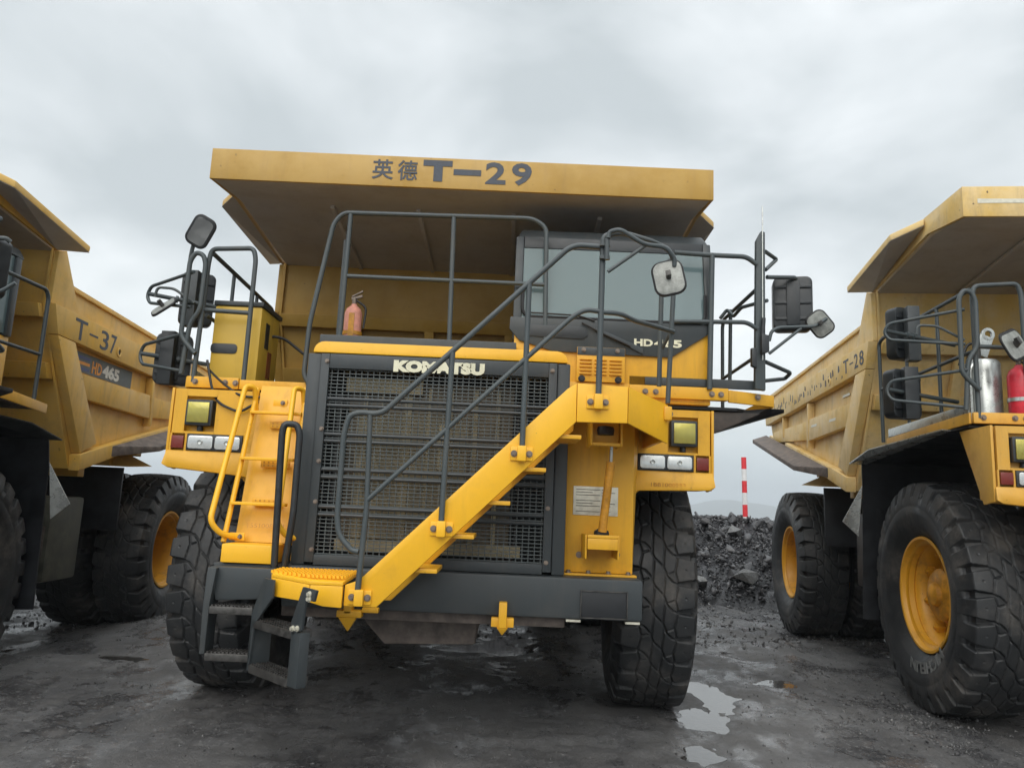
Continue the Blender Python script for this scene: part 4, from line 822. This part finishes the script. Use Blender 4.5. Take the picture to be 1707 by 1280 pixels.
    part('seat', MB().box(1.35, 1.75, .0, .12, 3.045, 3.55).box(1.40, 1.70, .0, .1, 3.56, 3.68), 'plastic', cb, .03)
    part('steering_wheel', MB().lathe([(0, .17), (.012, .185), (0, .2), (-.012, .185), (0, .17)], 28, 'z', (1.55, -.52, 3.2)), 'plastic', cb)
    part('wiper', MB().tube([(1.40, -1.03, 2.86), (1.18, -1.035, 2.95), (1.02, -1.03, 3.03)], .008, 8).tube([(.60, -1.005, 3.10), (1.0, -1.01, 3.09), (1.12, -1.02, 3.05)], .007, 8), 'rubber', cb)
    part('wiper_arm', MB().slab([(1.12, -1.025, 2.985), (1.14, -1.025, 2.995), (1.50, -1.025, 2.85), (1.50, -1.025, 2.80)], (0, .012, 0)), 'grey', cb, .004)
    part('heater_grille', MB().slab([(.62, -1.0125, 3.0), (1.05, -1.0125, 3.0), (1.07, -1.0125, 2.93), (1.03, -1.0125, 2.90), (.62, -1.0125, 2.91)], (0, -.008, 0)), 'plastic', cb, .004)
    ht = part('access_hatch', MB().box(.99, 1.36, -1.03, -1.012, 2.57, 2.84), 'chassis', cb, .004)
    part('hatch_top', MB().box(.992, 1.358, -1.034, -1.0305, 2.775, 2.838), 'grey', ht, .002)
    for i in range(3):
        for j in range(5): part('louvre', MB().box(1.01 + i * .115, 1.105 + i * .115, -1.048, -1.0305, 2.625 + j * .028, 2.633 + j * .028), 'chassis', ht, .003)
    bolts(ht, [(1.03, -1.031, 2.59), (1.31, -1.031, 2.59)], .018, mat='rubber'); bolts(ht, [(1.04, -1.0345, 2.815), (1.30, -1.0345, 2.815)], .012)
    part('cab_plinth', MB().box(.88, 1.50, -1.01, -.96, 2.31, 2.567), 'chassis', cb, .006)
    part('door_seam', MB().box(2.0305, 2.036, -.80, -.79, 2.5, 3.03).box(2.0305, 2.036, .2, .21, 2.5, 3.03), 'rubber', cb)
    part('door_handle', MB().box(2.031, 2.06, -.7, -.56, 2.90, 2.93), 'plastic', cb, .008)
    # ---------------- wheels
    st_ = R_(-3.5)
    wheel(T, -1.73, .18, -1, st_, False, .10); wheel(T, 1.74, .16, 1, st_, False, .12)
    for x, o_ in ((-1.87, -1), (-1.17, -1), (1.87, 1), (1.17, 1)): wheel(T, x, 4.42, o_, 0, True, .3 + x, abs(x) > 1.5)
    return T

def kids(o): return [c for c in bpy.data.objects if c.parent == o]
def copy_tree(o, remap, skip=(), parent=None, kidmap=None):
    if kidmap is None:
        kidmap = {}
        for c in bpy.data.objects:
            if c.parent: kidmap.setdefault(c.parent.name, []).append(c)
    c = o.copy(); COL.objects.link(c)
    if parent is not None: c.parent = parent
    if c.type == 'MESH' and c.data.materials and c.data.materials[0].name in remap:
        c.material_slots[0].link = 'OBJECT'; c.material_slots[0].material = remap[c.data.materials[0].name]
    for k in kidmap.get(o.name, []):
        if k.name.split('.')[0] not in skip: copy_tree(k, remap, skip, c, kidmap)
    return c

G = 'haul trucks parked side by side'
TM = truck_model()
T37 = copy_tree(TM, {'weathered_body_paint': M['dusty'], 'chassis_yellow_paint': M['chassis'], 'fresh_yellow_paint': M['chassis']}, ('cable',))
T28 = copy_tree(TM, {'weathered_body_paint': M['bleached'], 'chassis_yellow_paint': M['dustych'], 'fresh_yellow_paint': M['chassis'], 'silver_sheet': M['silver']}, ('cable',))
T37.location = (-5.97, -.72, -.155); T37.rotation_euler = (0, 0, R_(3)); T28.location = (6.22, -.15, 0); T28.rotation_euler = (0, 0, R_(-7))
for o in bpy.data.objects:
    if o.parent in (T37, T28) and o.name.startswith('dump_body'): o.location.x = 0
def drop(o):
    for c in [c for c in bpy.data.objects if c.parent == o]: drop(c)
    bpy.data.objects.remove(o)
for nm in [o.name for o in bpy.data.objects if o.parent in (T28, T37)]:
    o = bpy.data.objects.get(nm)
    if o is None: continue
    k, l_ = nm.split('.')[0], o.location
    if o.parent == T28 and ((k == 'round_mirror' and l_.x < 0 and l_.z > 3.3)): drop(o)
    elif o.parent == T28 and k == 'round_mirror' and l_.x < -1.9: o.location = (-1.73, -1.1, 3.0); o.rotation_euler = (R_(-10), R_(-25), R_(20)); o.scale = (.9, 1, 1.9)
    elif o.parent == T37 and k == 'round_mirror' and l_.x > 2.3: drop(o)
    elif o.parent == T37 and k == 'mirror' and l_.x > 2.3: l_.x -= .2
for nm in [o.name for o in bpy.data.objects if o.name.startswith('round_mirror_pole')]:
    o = bpy.data.objects[nm]
    if o.parent and o.parent.parent == T28: bpy.data.objects.remove(o)
TM['label'] = 'yellow haul truck in the middle, T-29 on its canopy, stairway across its grille'; TM['group'] = G
T37['label'] = 'yellow haul truck cut off by the left edge, T-37 on its dump body side'; T37['group'] = G
T28['label'] = 'dusty yellow haul truck cut off by the right edge, T-28 on its worn dump body'; T28['group'] = G

# ------------------------------------------------------------------ lettering
text('canopy_lettering', '英', flat(-.692, -.522, -1.031, 4.133, 4.30, .003), 'stencil', TM, .012)
text('canopy_lettering', '德', flat(-.487, -.330, -1.031, 4.131, 4.30, .003), 'stencil', TM, .012)
mb = MB().box(-.285, -.052, -1.034, -1.031, 4.262, 4.312).box(-.200, -.128, -1.034, -1.031, 4.133, 4.2615).box(-.040, .180, -1.034, -1.031, 4.194, 4.243)
part('canopy_lettering', mb, 'stencil', TM)
text('canopy_lettering', '2', flat(.215, .378, -1.031, 4.130, 4.315, .003), 'stencil', TM, .028)
text('canopy_lettering', '9', flat(.425, .585, -1.031, 4.128, 4.318, .003), 'stencil', TM, .028)
text('radiator_emblem', 'KOMATSU', flat(-.288, .315, -1.7905, 2.447, 2.527, .008), 'letter', TM, .08)
text('cab_lettering', 'HD', flat(1.43, 1.575, -1.0105, 2.868, 2.925, .004), 'letter', TM, .04)
text('cab_lettering', '465', flat(1.585, 1.80, -1.0105, 2.866, 2.930, .004), 'letter', TM, .045)
text('serial_number', '1BB1000233', flat(1.53, 1.78, -1.2505, 1.79, 1.818, .0015), 'ochre', TM)
text('serial_number', '1551008233', lambda u, v, d: (-1.19 + .24 * u, -1.675 + .006 * v - .002 * d, 1.395 + .028 * v), 'ochre', TM)
for i in range(9):
    if i % 4 == 3: continue
    part('print_line', MB().box(.96, .96 + (.11 if i % 2 else .16), -1.6275, -1.6265, 1.735 - i * .018, 1.739 - i * .018), 'hull', TM); part('print_line', MB().box(1.13, 1.13 + (.09 if i % 2 else .06), -1.6275, -1.6265, 1.735 - i * .018, 1.739 - i * .018), 'hull', TM)
# T-37: letters and model decal on the cab-side flank (x = +2.1)
def flank(s, y0, y1, z0, z1, x=2.1005, dz=0., t=.003):
    if s > 0: return lambda u, v, d: (x + t * d, y0 + (y1 - y0) * u, z0 + (z1 - z0) * v + dz * u)
    return lambda u, v, d: (-(x + t * d), y1 - (y1 - y0) * u, z0 + (z1 - z0) * v - dz * u)
for ch, a, b_ in (('T', 1.36, 1.60), ('—', 1.66, 1.84), ('3', 1.90, 2.08), ('7', 2.13, 2.26)):
    z0, z1 = (3.25, 3.46) if ch != '—' else (3.345, 3.365); text('fleet_number', ch, flank(1, a, b_, z0, z1, dz=0), 'stencil', T37, .006)
part('model_decal', MB().prism([(1.62, 3.17), (2.95, 3.17), (2.95, 2.965), (1.62, 2.965)], 'x', 2.0025, 2.008), 'decal', T37)
for i in range(3): part('decal_stripe', MB().box(2.0085, 2.010, 1.64, 1.93, 2.985 + i * .06, 3.018 + i * .06), 'blue' if i != 1 else 'orange', T37)
text('model_lettering', 'HD', flank(1, 1.98, 2.20, 2.99, 3.12, 2.0085), 'orange', T37, .03)
text('model_lettering', '465', flank(1, 2.22, 2.62, 2.99, 3.135, 2.0085), 'white', T37, .05)
# T-28 flank (x = -2.1)
for ch, a, b_ in (('T', 1.62, 1.80), ('—', 1.46, 1.58), ('2', 1.30, 1.42), ('8', 1.12, 1.25)):
    z0, z1 = (3.28, 3.44) if ch != '—' else (3.355, 3.37); text('fleet_number', ch, flank(-1, a, b_, z0, z1), 'stencil', T28, .006)
qr = random.Random(4)
for i in range(34):       # flaked remains of old painted characters along the beam
    y = 1.85 + i * .105 + qr.uniform(-.02, .02); z = qr.uniform(3.25, 3.36); a, b_ = qr.uniform(.02, .07), qr.uniform(.01, .10)
    part('flaked_paint_mark', MB().prism([(y, z), (y + a, z + qr.uniform(-.02, .02)), (y + a * .8, z + b_), (y + a * .2, z + b_ * .8)], 'x', -2.102, -2.1002), 'stencil' if i % 3 else 'grime', T28)
for y, z in ((1.95, 3.52), (2.9, 3.53), (2.2, 2.80), (3.0, 2.82), (1.9, 3.06)): part('torn_sticker', MB().prism([(y, z), (y + .26, z + .005), (y + .24, z + .035), (y, z + .03)], 'x', -2.0875 if z < 3 else -2.0105, -2.0855 if z < 3 else -2.0025), 'plate', T28)
part('torn_sticker', MB().slab([(-1.90, -1.031, 4.19), (-1.52, -1.031, 4.19), (-1.52, -1.031, 4.225), (-1.90, -1.031, 4.228)], (0, -.002, 0)), 'plate', T28)
# tyre wording low on the sidewall of the right truck's near front tyre
def arc(c, r0, r1, a0, a1, x):
    def f(u, v, d):
        r = r0 + (r1 - r0) * v; a = a0 + (a1 - a0) * u
        return (x + .004 * d * (1 if x > 0 else -1), c[0] + r * math.sin(a), c[1] + r * math.cos(a))
    return f
for o in bpy.data.objects:
    if o.parent == T28 and o.name.startswith('wheel') and o.location.y < 1: o.rotation_euler.z += R_(5)
fw = [o for o in bpy.data.objects if o.parent == T28 and o.name.startswith('wheel') and o.location.x < 0 and o.location.y < 1][0]
text('tyre_wording', 'MICHELIN', arc((0, 0), .60, .70, R_(-228), R_(-166), .322), 'tyreletter', fw, .03)
# ------------------------------------------------------------------ loose things on the trucks
bxo = thing('battery_box', 'pale yellow equipment box with a slot on the left deck of the middle truck', 'equipment box', (-1.71, -.60, 2.43))
part('box_body', MB().box(-.19, .19, -.24, .24, 0, .66), 'boxy', bxo, .02); part('box_lid', MB().box(-.20, .20, -.25, .26, .662, .70), 'grey', bxo, .008)
part('handle_slot', MB().prism(rrect(-.19, .02, .27, .35, .03), 'y', -.246, -.2405), 'plastic', bxo, .002); part('vent', MB().box(.1905, .194, -.12, -.03, .35, .56), 'black', bxo); part('vent', MB().box(.1905, .194, -.02, .07, .12, .34), 'tail', bxo)
part('base', MB().box(-.14, .10, -.27, -.245, -.0, .06), 'plastic', bxo, .008)
def extinguisher(name, label, loc, h, r, mat, mat2, parent_rot=0):
    e = thing(name, label, 'fire extinguisher', loc)
    part('cylinder', MB().lathe([(0, 0), (0, r * .9), (.015, r), (h * .80, r), (h * .9, r * .8), (h * .97, r * .35), (h, r * .3), (h, 0)], 28, 'z'), mat, e)
    part('valve', MB().cyl((0, 0, h), (0, 0, h + .05), .018).obox((.02, 0, h + .055), (.09, .025, .02), (0, R_(-18), 0)).obox((.02, 0, h + .085), (.10, .02, .012), (0, R_(-30), 0)), 'bolt', e, .002)
    part('hose', MB().tube([(.02, 0, h + .03), (r + .03, 0, h - .02), (r + .02, -.02, h * .5)], .009, 8, .05), 'rubber', e)
    part('strap', MB().lathe([(0, r + .002), (0, r + .006), (.03, r + .006), (.03, r + .002)], 28, 'z', (0, 0, h * .35)), mat2, e)
    part('band', MB().box(-.02, .025, -r - .006, -r + .004, .01, h * .78), mat2, e, .002)
    return e
extinguisher('fire_extinguisher', 'faded pink fire extinguisher strapped behind the grille rail of the middle truck', (-.80, -.80, 2.757), .40, .070, 'pink', 'ochre')
p28 = T28.matrix_basis
def w28(p): return T28.matrix_basis @ Vector(p)
bpy.context.view_layer.update()
extinguisher('fire_extinguisher', 'bright red fire extinguisher beside a silver tank on the right truck deck', w28((-1.585, -.86, 2.432)), .46, .085, 'red', 'silver')
tn = thing('grease_tank', 'tall silver cylinder with an eyelet on the deck of the right truck', 'tank', w28((-1.76, -.66, 2.432)))
part('cylinder', MB().lathe([(0, 0), (0, .13), (.50, .13), (.53, .11), (.54, 0)], 32, 'z'), 'silver', tn)
part('eyelet', MB().lathe([(-.012, .03), (.012, .03), (.012, .055), (-.012, .055), (-.012, .03)], 20, 'y', (.06, 0, .76)).obox((.02, 0, .66), (.11, .02, .18), (0, R_(20), 0)), 'silver', tn, .003)
part('pump', MB().cyl((-.04, 0, .54), (-.04, 0, .68), .03), 'steel', tn); part('pipe', MB().tube([(-.14, -.05, .0), (-.145, -.06, .44), (-.10, -.05, .5)], .014, 8), 'silver', tn)
part('pipe', MB().tube([(-.16, .05, .5), (-.05, .1, .70), (.05, .05, .70)], .012, 8, .08), 'rubber', tn)
pp = thing('paper_sheets', 'white papers lying on the dashboard behind the middle truck windscreen', 'papers', (.82, -.80, 3.103), R_(12))
part('sheet', MB().slab([(-.16, -.06, .0), (.16, -.06, .0), (.15, .06, .06), (-.15, .06, .08)], (0, 0, .004)), 'paper', pp); part('sheet', MB().slab([(-.10, -.07, .01), (.02, -.07, .01), (.0, .05, .11), (-.10, .05, .12)], (0, 0, .004)), 'paper', pp)
# ------------------------------------------------------------------ weeds on the bank at the left
for (x, y, h_) in ((-5.35, 8.9, .55), (-4.9, 9.3, .45), (-4.5, 9.0, .40), (-5.9, 9.4, .5), (-4.2, 9.2, .30)):
    z = float(bank(np.array([x]), np.array([y]))[0]); wd = thing('weed', 'thin straggly weed growing on the rubble bank behind the left truck', 'weed', (x, y, z), 0, 'weeds on the rubble bank')
    st_ = MB(); lf_ = MB(); rr_ = random.Random(int(x * 10))
    for k in range(16):
        a = rr_.uniform(0, 2 * PI); l_ = h_ * rr_.uniform(.5, 1.15); tip = Vector((math.cos(a) * l_ * .45, math.sin(a) * l_ * .45, l_)); mid = tip * .5 + Vector((0, 0, l_ * .12))
        st_.tube([(0, 0, -.05), mid, tip], .004, 5, .05)
        for q in range(14):
            t = rr_.uniform(.3, 1); p = mid.lerp(tip, t) + Vector((rr_.uniform(-.02, .02),) * 3); d1 = Vector((rr_.uniform(-1, 1), rr_.uniform(-1, 1), rr_.uniform(-.4, 1))).normalized() * .028; d2 = d1.orthogonal().normalized() * .009
            lf_.add([p, p + d1 * .5 + d2, p + d1, p + d1 * .5 - d2], [(0, 1, 2, 3)])
    part('stem', st_, 'leaf', wd); part('leaves', lf_, 'leaf', wd, smooth=0)
